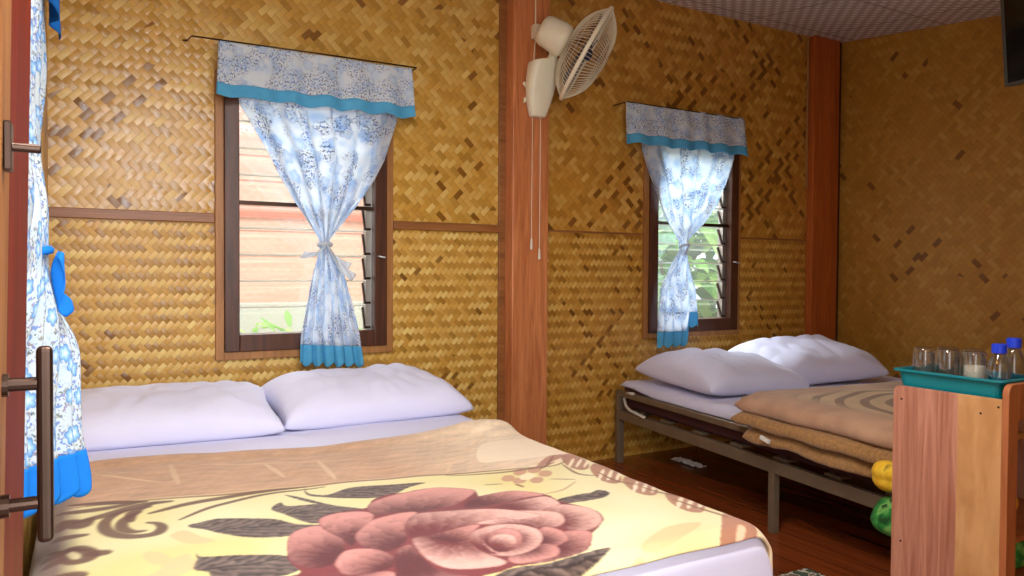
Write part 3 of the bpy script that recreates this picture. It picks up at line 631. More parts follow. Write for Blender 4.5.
BLOBS = [
    ([(1.268, -1.592), (1.251, -1.606), (1.236, -1.605), (1.227, -1.59), (1.225, -1.563), (1.229, -1.526), (1.239, -1.485), (1.255, -1.445), (1.274, -1.414), (1.293, -1.397), (1.309, -1.397), (1.319, -1.414), (1.321, -1.445), (1.315, -1.485), (1.303, -1.527), (1.286, -1.564)], (160, 98, 76)),
    ([(1.253, -1.52), (1.24, -1.536), (1.229, -1.547), (1.222, -1.553), (1.22, -1.552), (1.222, -1.546), (1.23, -1.534), (1.241, -1.518), (1.254, -1.501), (1.267, -1.485), (1.279, -1.473), (1.286, -1.466), (1.289, -1.467), (1.286, -1.474), (1.278, -1.487), (1.267, -1.503)], (246, 230, 200)),
    ([(1.271, -1.536), (1.258, -1.551), (1.247, -1.563), (1.24, -1.568), (1.238, -1.568), (1.24, -1.561), (1.248, -1.549), (1.259, -1.534), (1.272, -1.517), (1.286, -1.501), (1.297, -1.489), (1.305, -1.483), (1.308, -1.483), (1.305, -1.49), (1.297, -1.503), (1.285, -1.519)], (246, 230, 200)),
    ([(1.29, -1.552), (1.276, -1.567), (1.265, -1.578), (1.258, -1.584), (1.256, -1.583), (1.258, -1.577), (1.266, -1.565), (1.277, -1.55), (1.291, -1.533), (1.304, -1.517), (1.316, -1.505), (1.324, -1.499), (1.326, -1.5), (1.323, -1.507), (1.315, -1.519), (1.303, -1.535)], (246, 230, 200)),
    ([(1.276, -1.751), (1.258, -1.765), (1.243, -1.764), (1.234, -1.749), (1.231, -1.722), (1.235, -1.687), (1.246, -1.647), (1.263, -1.609), (1.283, -1.58), (1.303, -1.563), (1.319, -1.564), (1.329, -1.581), (1.331, -1.611), (1.325, -1.65), (1.312, -1.69), (1.295, -1.726)], (160, 98, 76)),
    ([(1.261, -1.681), (1.248, -1.695), (1.236, -1.706), (1.229, -1.711), (1.226, -1.711), (1.229, -1.704), (1.237, -1.693), (1.248, -1.678), (1.262, -1.662), (1.276, -1.647), (1.288, -1.636), (1.296, -1.63), (1.298, -1.63), (1.295, -1.637), (1.287, -1.65), (1.275, -1.665)], (246, 230, 200)),
    ([(1.28, -1.697), (1.266, -1.711), (1.255, -1.722), (1.247, -1.727), (1.245, -1.727), (1.248, -1.72), (1.255, -1.709), (1.267, -1.694), (1.281, -1.678), (1.295, -1.664), (1.307, -1.652), (1.315, -1.646), (1.318, -1.647), (1.315, -1.654), (1.306, -1.666), (1.294, -1.681)], (246, 230, 200)),
    ([(1.299, -1.713), (1.285, -1.727), (1.273, -1.738), (1.266, -1.743), (1.263, -1.742), (1.266, -1.736), (1.274, -1.725), (1.286, -1.71), (1.3, -1.694), (1.314, -1.68), (1.326, -1.669), (1.334, -1.663), (1.337, -1.664), (1.334, -1.67), (1.325, -1.682), (1.313, -1.697)], (246, 230, 200)),
    ([(1.287, -1.892), (1.269, -1.904), (1.255, -1.902), (1.246, -1.888), (1.243, -1.863), (1.247, -1.831), (1.259, -1.794), (1.275, -1.76), (1.295, -1.733), (1.315, -1.719), (1.331, -1.72), (1.341, -1.736), (1.342, -1.764), (1.336, -1.8), (1.323, -1.836), (1.306, -1.869)], (160, 98, 76)),
    ([(1.273, -1.826), (1.26, -1.839), (1.249, -1.848), (1.241, -1.853), (1.239, -1.852), (1.242, -1.847), (1.249, -1.836), (1.261, -1.823), (1.274, -1.808), (1.288, -1.795), (1.3, -1.785), (1.308, -1.78), (1.311, -1.78), (1.307, -1.787), (1.299, -1.798), (1.287, -1.811)], (246, 230, 200)),
    ([(1.292, -1.842), (1.278, -1.854), (1.267, -1.864), (1.26, -1.868), (1.257, -1.868), (1.26, -1.862), (1.268, -1.852), (1.279, -1.838), (1.293, -1.824), (1.307, -1.811), (1.319, -1.801), (1.327, -1.796), (1.33, -1.796), (1.326, -1.803), (1.318, -1.813), (1.306, -1.827)], (246, 230, 200)),
    ([(1.311, -1.857), (1.297, -1.87), (1.285, -1.879), (1.278, -1.883), (1.275, -1.883), (1.278, -1.877), (1.286, -1.867), (1.298, -1.854), (1.312, -1.84), (1.326, -1.827), (1.338, -1.817), (1.346, -1.812), (1.349, -1.812), (1.345, -1.819), (1.337, -1.829), (1.325, -1.843)], (246, 230, 200)),
    ([(1.294, -2.058), (1.275, -2.068), (1.26, -2.066), (1.25, -2.052), (1.248, -2.028), (1.252, -1.996), (1.264, -1.961), (1.282, -1.929), (1.303, -1.903), (1.324, -1.89), (1.341, -1.891), (1.351, -1.908), (1.353, -1.935), (1.346, -1.97), (1.332, -2.005), (1.314, -2.036)], (160, 98, 76)),
    ([(1.28, -1.992), (1.266, -2.004), (1.254, -2.013), (1.247, -2.017), (1.244, -2.016), (1.247, -2.011), (1.255, -2.001), (1.267, -1.988), (1.281, -1.975), (1.296, -1.962), (1.309, -1.953), (1.317, -1.948), (1.32, -1.949), (1.316, -1.955), (1.308, -1.965), (1.295, -1.979)], (246, 230, 200)),
    ([(1.3, -2.008), (1.286, -2.02), (1.274, -2.028), (1.266, -2.033), (1.263, -2.032), (1.266, -2.026), (1.274, -2.017), (1.286, -2.004), (1.301, -1.991), (1.316, -1.979), (1.328, -1.969), (1.337, -1.965), (1.34, -1.965), (1.336, -1.971), (1.328, -1.982), (1.315, -1.995)], (246, 230, 200)),
    ([(1.319, -2.024), (1.305, -2.036), (1.293, -2.044), (1.285, -2.048), (1.282, -2.047), (1.285, -2.042), (1.294, -2.032), (1.306, -2.02), (1.321, -2.007), (1.336, -1.995), (1.348, -1.986), (1.357, -1.981), (1.36, -1.982), (1.356, -1.988), (1.347, -1.998), (1.334, -2.011)], (246, 230, 200)),
    ([(0.991, -1.564), (1.014, -1.539), (1.034, -1.55), (1.026, -1.582), (1.003, -1.605), (0.984, -1.595)], (190, 135, 110)),
    ([(1.05, -1.521), (1.074, -1.496), (1.095, -1.507), (1.085, -1.54), (1.061, -1.565), (1.041, -1.554)], (190, 135, 110)),
    ([(1.097, -1.521), (1.122, -1.495), (1.143, -1.506), (1.133, -1.54), (1.108, -1.565), (1.087, -1.554)], (190, 135, 110)),
    ([(1.105, -1.576), (1.129, -1.551), (1.15, -1.562), (1.14, -1.594), (1.115, -1.618), (1.095, -1.607)], (190, 135, 110)),
    ([(1.049, -1.63), (1.073, -1.607), (1.092, -1.618), (1.083, -1.648), (1.06, -1.67), (1.041, -1.66)], (190, 135, 110)),
    ([(1.006, -1.606), (1.028, -1.583), (1.048, -1.594), (1.04, -1.625), (1.017, -1.647), (0.998, -1.637)], (190, 135, 110)),
    ([(1.048, -1.57), (1.085, -1.553), (1.088, -1.592), (1.052, -1.62), (1.033, -1.609)], (245, 225, 190)),
    ([(1.253, -1.439), (1.177, -1.484), (1.135, -1.502), (1.209, -1.415), (1.274, -1.375), (1.286, -1.427)], (165, 105, 85)),
    ([(1.261, -2.147), (1.314, -2.1), (1.341, -2.141), (1.316, -2.2), (1.27, -2.228), (1.227, -2.22), (1.194, -2.209)], (165, 95, 75)),
    ([(1.283, -2.174), (1.292, -2.187), (1.246, -2.222), (1.234, -2.216)], (235, 200, 165)),
    ([(0.085, -1.867), (0.123, -1.822), (0.169, -1.8), (0.184, -1.832), (0.153, -1.872), (0.109, -1.885)], (222, 190, 140)),
    ([(0.087, -1.743), (0.102, -1.727), (0.128, -1.753), (0.138, -1.789), (0.106, -1.801)], (222, 190, 140)),
    ([(1.001, -2.174), (1.123, -2.111), (1.217, -2.123), (1.149, -2.163), (1.038, -2.194)], (222, 190, 140)),
    ([(0.115, -1.806), (0.163, -1.772), (0.173, -1.802), (0.138, -1.842)], (222, 190, 140)),
    ([(0.146, -1.643), (0.179, -1.617), (0.203, -1.674), (0.227, -1.722), (0.178, -1.716)], (222, 190, 140)),
    ([(0.982, -2.196), (0.905, -2.246), (0.912, -2.283), (0.974, -2.254)], (222, 190, 140)),
    ([(1.138, -1.086), (1.292, -1.093), (1.351, -1.233), (1.316, -1.381), (1.107, -1.361), (1.025, -1.318)], (246, 226, 196)),
]

def blanket_colours(A, Bc):
    """woven picture of the blanket in bed coordinates (metres): cream ground, tan head band, scrolls, dark leaves and one big rose"""
    def inside(P):
        P = np.array(P); m_ = np.zeros(A.shape, bool)
        x0_, y0_ = P.min(0); x1_, y1_ = P.max(0)
        q = (A > x0_) & (A < x1_) & (Bc > y0_) & (Bc < y1_)
        X, Y = A[q], Bc[q]; r_ = np.zeros(X.shape, bool)
        for (ax, ay), (bx, by) in zip(P, np.roll(P, -1, 0)):
            if ay == by: continue
            r_ ^= ((ay > Y) != (by > Y)) & (X < (bx-ax)*(Y-ay)/(by-ay)+ax)
        m_[q] = r_; return m_
    def smoothpoly(P, n=4):
        P = np.array(P, float); out = []
        N = len(P)
        for i in range(N):
            p0, p1, p2, p3 = P[i-1], P[i], P[(i+1) % N], P[(i+2) % N]
            for k in range(n):
                t_ = k/n; out.append(.5*((2*p1)+(-p0+p2)*t_+(2*p0-5*p1+4*p2-p3)*t_**2+(-p0+3*p1-3*p2+p3)*t_**3))
        return out
    def fbm(f, s_):
        rs = np.random.RandomState(s_); r_ = np.zeros(A.shape)
        for k in range(7):
            fx, fy, ph = rs.normal(0, f), rs.normal(0, f), rs.rand()*6.28
            r_ += np.sin(A*fx+Bc*fy+ph+1.3*np.sin(A*fy*.6-Bc*fx*.7))
        return r_/7*1.6
    L = lambda *c: np.array(srgb(*c))
    col = np.ones(A.shape+(3,))*L(224, 212, 156)
    n1 = fbm(7, 1)[..., None]; col += (L(232, 224, 184)-L(224, 212, 156))*np.clip(n1, -.6, 1)
    # head band
    e0 = np.array(STROKES[0][0]); edge = np.interp(A, e0[:, 0], e0[:, 1])
    kx = np.clip((Bc-edge)/.02, 0, 1)[..., None]
    band = L(192, 152, 120)*(1-np.clip((A-.75)/.45, 0, 1))[..., None]+L(236, 212, 182)*np.clip((A-.75)/.45, 0, 1)[..., None]
    band = band*(1+.16*np.sin(Bc*70+3*fbm(9, 4))[..., None]*fbm(30, 6)[..., None]+.09*fbm(120, 5)[..., None])
    col = col*(1-kx)+band*kx
    # left and right border tint
    rb = np.clip((A-1.30)/.03, 0, 1)[..., None]; col = col*(1-rb)+L(238, 214, 172)*rb
    lb_ = np.clip((-.02-A)/.04, 0, 1)[..., None]; col = col*(1-lb_)+L(120, 100, 90)*lb_
    for P, c in BLOBS:
        q = inside(smoothpoly(P)); col[q] = col[q]*.15+L(*c)*.85
    for P, w, c in STROKES:
        w *= 1.6
        P = np.array(P, float); best = np.full(A.shape, 9.0)
        Q = [P[0]]
        N = len(P)
        for i in range(N-1):
            p0, p1, p2, p3 = P[max(i-1, 0)], P[i], P[i+1], P[min(i+2, N-1)]
            for k in range(1, 7):
                t_ = k/6; Q.append(.5*((2*p1)+(-p0+p2)*t_+(2*p0-5*p1+4*p2-p3)*t_**2+(-p0+3*p1-3*p2+p3)*t_**3))
        tot = len(Q)-1
        for i, (a_, b_) in enumerate(zip(Q, Q[1:])):
            d_ = b_-a_; l2 = max((d_**2).sum(), 1e-9)
            t_ = np.clip(((A-a_[0])*d_[0]+(Bc-a_[1])*d_[1])/l2, 0, 1)
            wd = w*.5*(.35+.65*math.sin(PI*min(1, max(0, (i+.5)/tot))))
            best = np.minimum(best, np.hypot(A-a_[0]-t_*d_[0], Bc-a_[1]-t_*d_[1])/wd)
        k = (1-np.clip((best-.75)/.5, 0, 1))[..., None]*.92
        col = col*(1-k)+L(*c)*k
    st = fbm(160, 9)
    for P in LEAVES:
        q = inside(smoothpoly(P)); P = np.array(P); c0 = P.mean(0)
        x_ = A[q]-c0[0]; y_ = Bc[q]-c0[1]
        vein = .5+.5*np.sin((np.abs(y_)*1.6-x_*1.0)*150+st[q]*2.0)
        tone = np.clip(.15+.55*vein**1.6+.22*st[q], 0, 1)[:, None]
        col[q] = L(50, 36, 34)*(1-tone)+L(138, 116, 104)*tone
        mid = np.abs(y_+.006*np.sin(x_*40)) < .0035; cc = col[q]; cc[mid] = L(48, 34, 34); col[q] = cc
    q = inside(smoothpoly(ROSE)); col[q] = L(120, 40, 44)
    rsn = fbm(110, 12)
    for P, an, tn in PETALS:
        SP = np.array(smoothpoly(P)); q = inside(SP)
        if not q.any(): continue
        far = max(np.hypot(SP[:, 0]-an[0], SP[:, 1]-an[1]).max(), .03)
        d_ = np.hypot(A[q]-an[0], Bc[q]-an[1])/far
        ang = np.arctan2(Bc[q]-an[1], A[q]-an[0])
        d_ = d_+.04*np.sin(ang*22+rsn[q]*3)+.05*rsn[q]
        t_ = np.clip((d_-.22)/.72, 0, 1)[:, None]; t_ = t_*t_*(3-2*t_)
        dk_, lt_ = (L(88, 18, 26), L(206, 142, 132)) if tn == 0 else (L(104, 26, 32), L(226, 176, 162))
        cc = dk_*(1-t_)+lt_*t_
        cc = cc*(1-.16*np.clip(np.sin(ang*46+rsn[q]*5), 0, 1)[:, None]*(1-.6*t_))
        # thin wine edge round the petal
        de = np.full(d_.shape, 9.0)
        for a_, b_ in zip(SP, np.roll(SP, -1, 0)):
            dd_ = b_-a_; l2 = max((dd_**2).sum(), 1e-9)
            tt = np.clip(((A[q]-a_[0])*dd_[0]+(Bc[q]-a_[1])*dd_[1])/l2, 0, 1)
            de = np.minimum(de, np.hypot(A[q]-a_[0]-tt*dd_[0], Bc[q]-a_[1]-tt*dd_[1]))
        k = (1-np.clip(de/.006, 0, 1))[:, None]*.6
        col[q] = cc*(1-k)+L(120, 40, 44)*k
    # soften by one cell
    c2 = col.copy()
    c2[1:-1, 1:-1] = (col[1:-1, 1:-1]*2+col[:-2, 1:-1]+col[2:, 1:-1]+col[1:-1, :-2]+col[1:-1, 2:])/6
    return np.clip(c2, 0, 1)

NU, NV = 560, 440
a_ = np.linspace(BX0-.06, BX1+.16, NU+1); b_ = np.linspace(BY0-.004, -.86, NV+1)
AA, BB = np.meshgrid(a_, b_)
colr = blanket_colours(AA, BB)
def bl(s, q):
    a = lerp(BX0-.06, BX1+.16, s); b = lerp(BY0-.004, -.86, q)
    b2 = b-(.11*sstep(a/.7)-.0)*sstep(q*1.4-.4)+.012*nz(a*3, 5)*q
    x, y, z = drape_pt(a, b2, BX0-.008, BX1+.004, BY0-.012, 9, BZ+.006, .055)
    w = .006*nz(x*2.5, y*3, 2)+.003*nz(x*7, y*9, 4)
    w += .012*sstep((q-.95)/.05)*0+.010*math.exp(-((q-.97)/.03)**2)
    w += .03*math.exp(-((a-1.22)/.16)**2-((b2+.98)/.10)**2)          # the rumple at the head corner
    if a > BX1: x += .015*math.sin(b*8)*(a-BX1)*4
    return (x, y, z+max(w, -.008))
me = grid(NU, NV, bl)
at = me.color_attributes.new('pattern', 'FLOAT_COLOR', 'POINT')
at.data.foreach_set('color', np.concatenate([colr, np.ones(colr.shape[:2]+(1,))], -1).astype(np.float32).ravel())
m = Mat('rose_blanket', rough=.85, spec=.15)
an = m.nt.nodes.new('ShaderNodeAttribute'); an.attribute_name = 'pattern'
m.col(an.outputs['Color']); m.b.inputs['Sheen Weight'].default_value = .25
m.bump(m.noise(m.coords(), 260.0, 2), .25, .003)
o = solid(link('rose_blanket', me, m.m), .006, 1)
tag(o, 'cream fleece blanket with large pink rose and dark leaves on the double bed', 'blanket')

# ------------------------------------------------------------------ pillows
def pillow(label, c, W, D, H, rz, tilt, seed, M=M_pillow, group=None, roll_=0.0):
    def f(side):
        def g(s, q):
            S_, T = 2*s-1, 2*q-1
            x = W/2*S_*(1-.055*(1-T*T)); y = D/2*T*(1-.05*(1-S_*S_))
            e = max(0, (1-abs(S_)**4.2)*(1-abs(T)**3.4))**.44
            z = H*e*(.72 if side > 0 else -.28)
            rc = max(0, abs(S_)*abs(T)-.25)
            if side > 0: z *= 1+.16*math.sin(9*(abs(S_)-abs(T))+seed)*rc+.13*nz(x*7+seed, y*7, 1)+.16*abs(nz(x*11+seed, y*7, 2))
            if side > 0: z = max(z, 0.0)
            return (x, y, z)
        return g
    bm = bmesh.new()
    for side in (1, -1):
        me_ = grid(70, 52, f(side)); bm.from_mesh(me_); bpy.data.meshes.remove(me_)
    bmesh.ops.remove_doubles(bm, verts=bm.verts, dist=.0008)
    o = fin('pillow', bm, M, None, smooth=True)
    o.location = c; o.rotation_euler = (tilt, roll_, rz)
    tag(o, label, 'pillow', group); return o
pillow('white pillow on the double bed, the one nearest the door at far left', (.215, -.455, .510), .80, .50, .150, math.radians(-4), math.radians(5), 1.0)
pillow('white pillow on the double bed, the one nearest the wooden post', (.975, -.43, .514), .77, .50, .162, math.radians(2), math.radians(6), 2.3)

# ------------------------------------------------------------------ steel bed, right
ang = math.radians(6.5)
O2 = Vector((2.53, -.075, 0)); RZ = -ang          # local: +x across the bed, -y towards the foot
MB2 = Matrix.Translation(O2) @ Matrix.Rotation(RZ, 4, 'Z')
BW, BL = 1.62, 2.02
t = empty('steel_bed', O2, RZ, label='grey-brown steel tube bed standing by the far corner of the room', cat='bed')
T_ = .03
boxobj('side_rail', 0, T_, -BL, 0, .245, .295, M_steel, t, .003)
boxobj('side_rail', BW-T_, BW, -BL, 0, .245, .295, M_steel, t, .003)
boxobj('guard_rail', .0, T_, -BL, 0, .372, .402, M_steel, t, .003)
boxobj('end_rail', T_, BW-T_, -T_, 0, .25, .295, M_steel, t, .003)
boxobj('end_rail', T_, BW-T_, -BL, -BL+T_, .25, .295, M_steel, t, .003)
for x in (0, BW-.036):
    boxobj('leg', x, x+.036, -.036, 0.0, 0, .402 if x == 0 else .3, M_steel, t, .003)
    boxobj('leg', x, x+.036, -BL, -BL+.036, 0, .402 if x == 0 else .3, M_steel, t, .003)
    boxobj('leg', x+.002, x+.034, -1.235, -1.203, 0, .247, M_steel, t, .003)
for k in range(7): boxobj('slat', T_, BW-T_, -.2-k*.27, -.12-k*.27, .296, .306, M_steel, t, .001)
bm = bmesh.new(); box(bm, .032, BW-.01, -BL+.03, -.02, .308, .440)
o = fin('mattress', bm, M_maroon, None, bevel=.03, seg=3); o.location = O2; o.rotation_euler = (0, 0, RZ)
tag(o, 'maroon mattress on the steel bed, its edge showing under the sheet', 'mattress')
bm = bmesh.new(); tube(bm, [(-.004, -.10, .37), (-.012, -.13, .335), (-.012, -.17, .315), (-.004, -.30, .300)], .008, 6); tube(bm, [(-.005, -.12, .40), (-.008, -.2, .408)], .008, 6)
o = fin('strap', bm, M_strap, None, smooth=True); o.location = O2; o.rotation_euler = (0, 0, RZ)
tag(o, 'pale cloth strap hanging between the two rails of the steel bed', 'strap')
def sh2(s, q):
    a = lerp(.0-.05, BW+.04, s); b = lerp(-BL-.05, 0.0, q)
    x, y, z = drape_pt(a, b, .022, BW, -BL+.02, -.006, .452, .035)
    z += .004*nz(x*5, y*5, 8)+.012*math.exp(-((x-.06)/.03)**2)*math.sin(y*5)*.3
    z = max(z, .404+.022*sstep((y+.35)/.25))
    return (x, y, z)
o = solid(link('bed_sheet', grid(120, 130, sh2), M_sheet), .002, 1); o.location = O2; o.rotation_euler = (0, 0, RZ)
tag(o, 'lavender white sheet on the steel bed, tucked along the guard rail', 'bed sheet')
def on2(x, y, z): return MB2 @ Vector((x, y, z))
pillow('white pillow on the steel bed, below the blue hem of the tied curtain', on2(.36, -.44, .505), .64, .62, .175, RZ+math.radians(3), math.radians(3), 4.1, roll_=math.radians(2))
pillow('white pillow on the steel bed, the one nearer the room corner', on2(1.01, -.34, .535), .70, .56, .18, RZ+math.radians(-6), math.radians(9), 5.2, roll_=math.radians(-3))
# folded brown blanket: two folded layers with fleece edges
m = Mat('brown_folded_blanket', rough=.9, spec=.15); x, y, z = m.xyz()
nn = m.noise(m.coords(), 5.0, 3)
sw = m.noise(m.vec(x*1.0, y*1.0, 0.0), 2.0, 1)
ring = (((x-.60)*(x-.60)+(y+.60)*(y+.60)*1.6).pw(.5)*62.0+sw*4.0).sin()
msk = ((x-.10).ramp(0, .1))*((.95-x).ramp(0, .15))*((y+.84).ramp(0, .08))*((-.12-y).ramp(0, .1))
c = m.crampf(nn, [(.3, srgb(158, 118, 92)), (.7, srgb(202, 162, 132))])
c = m.mix(msk*.55, c, srgb(222, 202, 150)); c = m.mix(ring.gt(.35)*msk*.8, c, srgb(116, 78, 56))
m.col(c); m.bump(m.noise(m.coords(), 200.0, 2), .3, .003); m.b.inputs['Sheen Weight'].default_value = .3
M_brown = m.m
t = empty('folded_blanket', on2(-.085, -1.09, .448), RZ, label='thick brown blanket folded in layers with tan fleece edges on the steel bed', cat='blanket')
def layer(name, x0, x1, y0, y1, z0, z1, mat, seed, nb=28, lean=0.0):
    """a soft folded layer: rounded long edge at x0"""
    def sec(s, q):
        y = lerp(y0, y1, q); h = (z1-z0); rr = h/2
        per = [(x1, z1), (x0+rr, z1)]
        if s < .42: x, z = lerp(x1, x0+rr, s/.42), z1
        elif s < .58:
            a = (s-.42)/.16*PI; x, z = x0+rr-rr*math.sin(a), z0+rr+rr*math.cos(a)
        else: x, z = lerp(x0+rr, x1, (s-.58)/.42), z0
        e = sstep(min(q, 1-q)/.03)
        z = (z0+z1)/2+(z-(z0+z1)/2)*(.35+.65*e)
        x += .012*nz(y*5, seed)+.004*nz(y*20, seed)
        z += .008*nz(x*5, y*5, seed)
        if x < .10: z -= (.10-x)*lean
        return (x, y, z)
    return link(name, grid(90, 90, sec), mat, t)
L_ = -1.0
layer('top_layer', .005, 1.40, L_, 0, .052, .112, M_brown, 1.0, lean=.25)
layer('middle_layer', -.010, 1.38, L_, .005, .012, .058, M_fleece, 2.0, lean=.35)
layer('lower_layer', .012, .095, L_, -.045, -.040, .012, M_fleece, 3.0, lean=.6)
bm = bmesh.new(); box(bm, -.018, -.008, -.235, -.185, -.010, .004, Matrix.Rotation(.2, 4, 'X')); fin('care_tag', bm, M_paper, t)

# ------------------------------------------------------------------ wall fan
FC = Vector((2.138, -.33, 2.125)); FA = Vector((.80, -.44, -.52)).normalized()
t = empty('wall_fan', (1.97, -.09, 2.05), 0, label='cream oscillating wall fan with wire cage mounted on the wooden post', cat='fan')
inv = Matrix.Translation(-Vector((1.97, -.09, 2.05)))
Z2 = FA; X2 = Vector((0, 0, 1)).cross(Z2).normalized(); Y2 = Z2.cross(X2)
MF = inv @ Matrix.Translation(FC) @ Matrix((( X2.x, Y2.x, Z2.x, 0), (X2.y, Y2.y, Z2.y, 0), (X2.z, Y2.z, Z2.z, 0), (0, 0, 0, 1)))
Rr = .245
def ringpts(rr, z, n=48): return [MF @ Vector((rr*math.cos(2*PI*k/n), rr*math.sin(2*PI*k/n), z)) for k in range(n)]
bm = bmesh.new(); lathe(bm, [(Rr, -.011), (Rr+.006, -.008), (Rr+.006, .008), (Rr, .011), (Rr-.004, 0)], 64, MF, close=True)
fin('cage_rim', bm, M_cream, t, smooth=True)
def grille(name, sgn, dep, r0, nspk):
    bm = bmesh.new()
    for k in range(nspk):
        a = 2*PI*k/nspk; pts = []
        for j in range(9):
            q = j/8; rr = lerp(r0, Rr, q); z = sgn*dep*(1-(q)**2.6)
            aa = a+.25*(1-q)*0
            pts.append(MF @ Vector((rr*math.cos(aa), rr*math.sin(aa), z)))
        tube(bm, pts, .00165, 4, cap=False)
    tube(bm, ringpts(r0, sgn*dep), .002, 5, closed=True); q = .62; tube(bm, ringpts(lerp(r0, Rr, q), sgn*dep*(1-q**2.6)), .0018, 5, closed=True)
    return fin(name, bm, M_cream, t, smooth=True)
grille('rear_grille', -1, .105, .05, 78)
grille('front_grille', 1, .10, .045, 78)
bm = bmesh.new(); lathe(bm, [(0, .107), (.035, .105), (.045, .099), (.045, .093), (0, .091)], 24, MF); fin('front_badge', bm, M_cream, t, smooth=True)
M_blade = glassy('smoky_blue_blade', (.45, .50, .62), .25, .10)
for k in range(3):
    def f(s, q, k=k):
        rr = lerp(.03, .205, q); wd = .35+1.1*math.sin(PI*(.12+.8*q))**.8
        a = 2*PI*k/3+(s-.5)*wd+.35*q
        return MF @ Vector((rr*math.cos(a), rr*math.sin(a), -.012+.04*(s-.5)))
    solid(link('blade', grid(12, 14, f), M_blade, t), .002)
bm = bmesh.new(); lathe(bm, [(0, .03), (.02, .028), (.03, .015), (.032, -.03), (0, -.03)], 20, MF); fin('hub', bm, plain('dark_blue_hub', srgb(30, 34, 70), .4), t, smooth=True)
bm = bmesh.new(); lathe(bm, [(0, -.262), (.045, -.261), (.066, -.252), (.076, -.230), (.083, -.15), (.080, -.125), (.066, -.106), (.045, -.104), (0, -.104)], 32, MF)
fin('motor_housing', bm, M_cream, t, smooth=True)
# wall box: egg-shaped tapered body on the post
def bodysec(s, q):
    z = lerp(1.838, 2.118, q); hw = .030+.052*math.sin(PI*min(1, (q*.62+.06)))**.8; dp = .05+.07*q
    a = 2*PI*s; cx = lerp(1.988, 2.002, q)
    x = cx+hw*math.copysign(abs(math.cos(a))**.7, math.cos(a)); y = -.09-dp*.5+dp*.5*math.copysign(abs(math.sin(a))**.7, math.sin(a))
    if y < -.09-dp*.5: pass
    return inv @ Vector((x, y, z+.02*q*(x-cx)*8))
bm = bmesh.new(); me_ = grid(28, 16, bodysec); bm.from_mesh(me_); bmesh.ops.remove_doubles(bm, verts=bm.verts, dist=.0005); bmesh.ops.holes_fill(bm, edges=[e for e in bm.edges if e.is_boundary])
fin('wall_box', bm, M_cream, t, smooth=True, bevel=.006, seg=3)
bm = bmesh.new(); MC = MF @ Vector((0, 0, -.17))
tube(bm, [inv @ Vector((2.01, -.14, 2.06)), inv @ Vector((2.02, -.165, 2.10)), inv @ Vector((2.03, -.20, 2.14)), MC], [.018, .02, .024, .026], 12); fin('neck', bm, M_cream, t, smooth=True)
bm = bmesh.new(); box(bm, 1.962, 2.025, -.135, -.09, 2.235, 2.305, inv); fin('cord_clip', bm, M_cream, t, bevel=.006)
bm = bmesh.new(); tube(bm, [inv @ Vector(p) for p in [(1.985, -.097, 2.61), (1.985, -.098, 2.31), (1.985, -.098, 2.24), (1.975, -.098, 2.12), (1.965, -.098, 2.06), (1.955, -.098, 2.02)]], .0035, 6)
pts = []
for k in range(60):
    a = k*.62; pts.append(inv @ Vector((1.925+.018*math.cos(a)+.004*math.sin(k*1.7), -.098-.018*abs(math.sin(k*.31)), 1.955+.045*math.sin(a*.5)+.01*math.sin(k))))
tube(bm, pts, .003, 5)
fin('power_cord', bm, M_cream, t, smooth=True)
for x, zb in ((1.962, 1.215), (2.010, 1.165)):
    bm = bmesh.new(); tube(bm, [inv @ Vector((x, -.112, 1.86)), inv @ Vector((x-.002, -.112, zb))], .0016, 6)
    pc = fin('pull_cord', bm, M_cream, t)
    bm = bmesh.new(); tube(bm, [inv @ Vector((x-.002, -.112, zb+.005)), inv @ Vector((x-.002, -.112, zb-.035)), inv @ Vector((x-.002, -.112, zb-.05))], [.004, .007, .0065], 10); fin('pull_knob', bm, M_white, pc)

# ------------------------------------------------------------------ conduit, switch, television
bm = bmesh.new(); tube(bm, [(4.135, -.012, 2.6), (4.135, -.012, 1.62)], .007, 8); 
tag(fin('cable', bm, plain('tan_cable', srgb(170, 130, 80), .5)), 'thin tan cable running down the wall beside the corner post', 'cable')
t = empty('light_switch', (XR, -1.33, 1.62), label='pale switch plate on the right wall below the television', cat='light switch')
boxobj('plate', -.012, 0, -.06, .06, -.06, .06, M_cream, t, .003); boxobj('rocker', -.018, -.010, -.02, .02, -.03, .03, M_white, t, .002)
t = empty('television', (3.565, -1.555, 1.885), math.radians(-8), label='black television hanging high up at the right edge, tilted down', cat='television')
RT = Matrix.Rotation(math.radians(-6), 4, 'Y')
b = bmesh.new(); box(b, -.02, .03, -.60, 0, 0, .45, RT); fin('case', b, M_black, t, bevel=.008)
b = bmesh.new(); box(b, -.026, -.019, -.6, 0, 0, .014, RT); box(b, -.026, -.019, -.6, 0, .436, .45, RT); box(b, -.026, -.019, -.014, 0, .014, .436, RT); box(b, -.026, -.019, -.6, -.586, .014, .436, RT); fin('bezel', b, M_grey, t, bevel=.002)
b = bmesh.new(); box(b, -.022, -.0195, -.586, -.014, .014, .436, RT); fin('screen', b, plain('black_screen', (.004, .004, .005), .1), t)
b = bmesh.new(); box(b, .02, .06, -.32, -.28, .2, .515); box(b, .0, .08, -.36, -.24, .15, .26); fin('bracket', b, M_black, t)

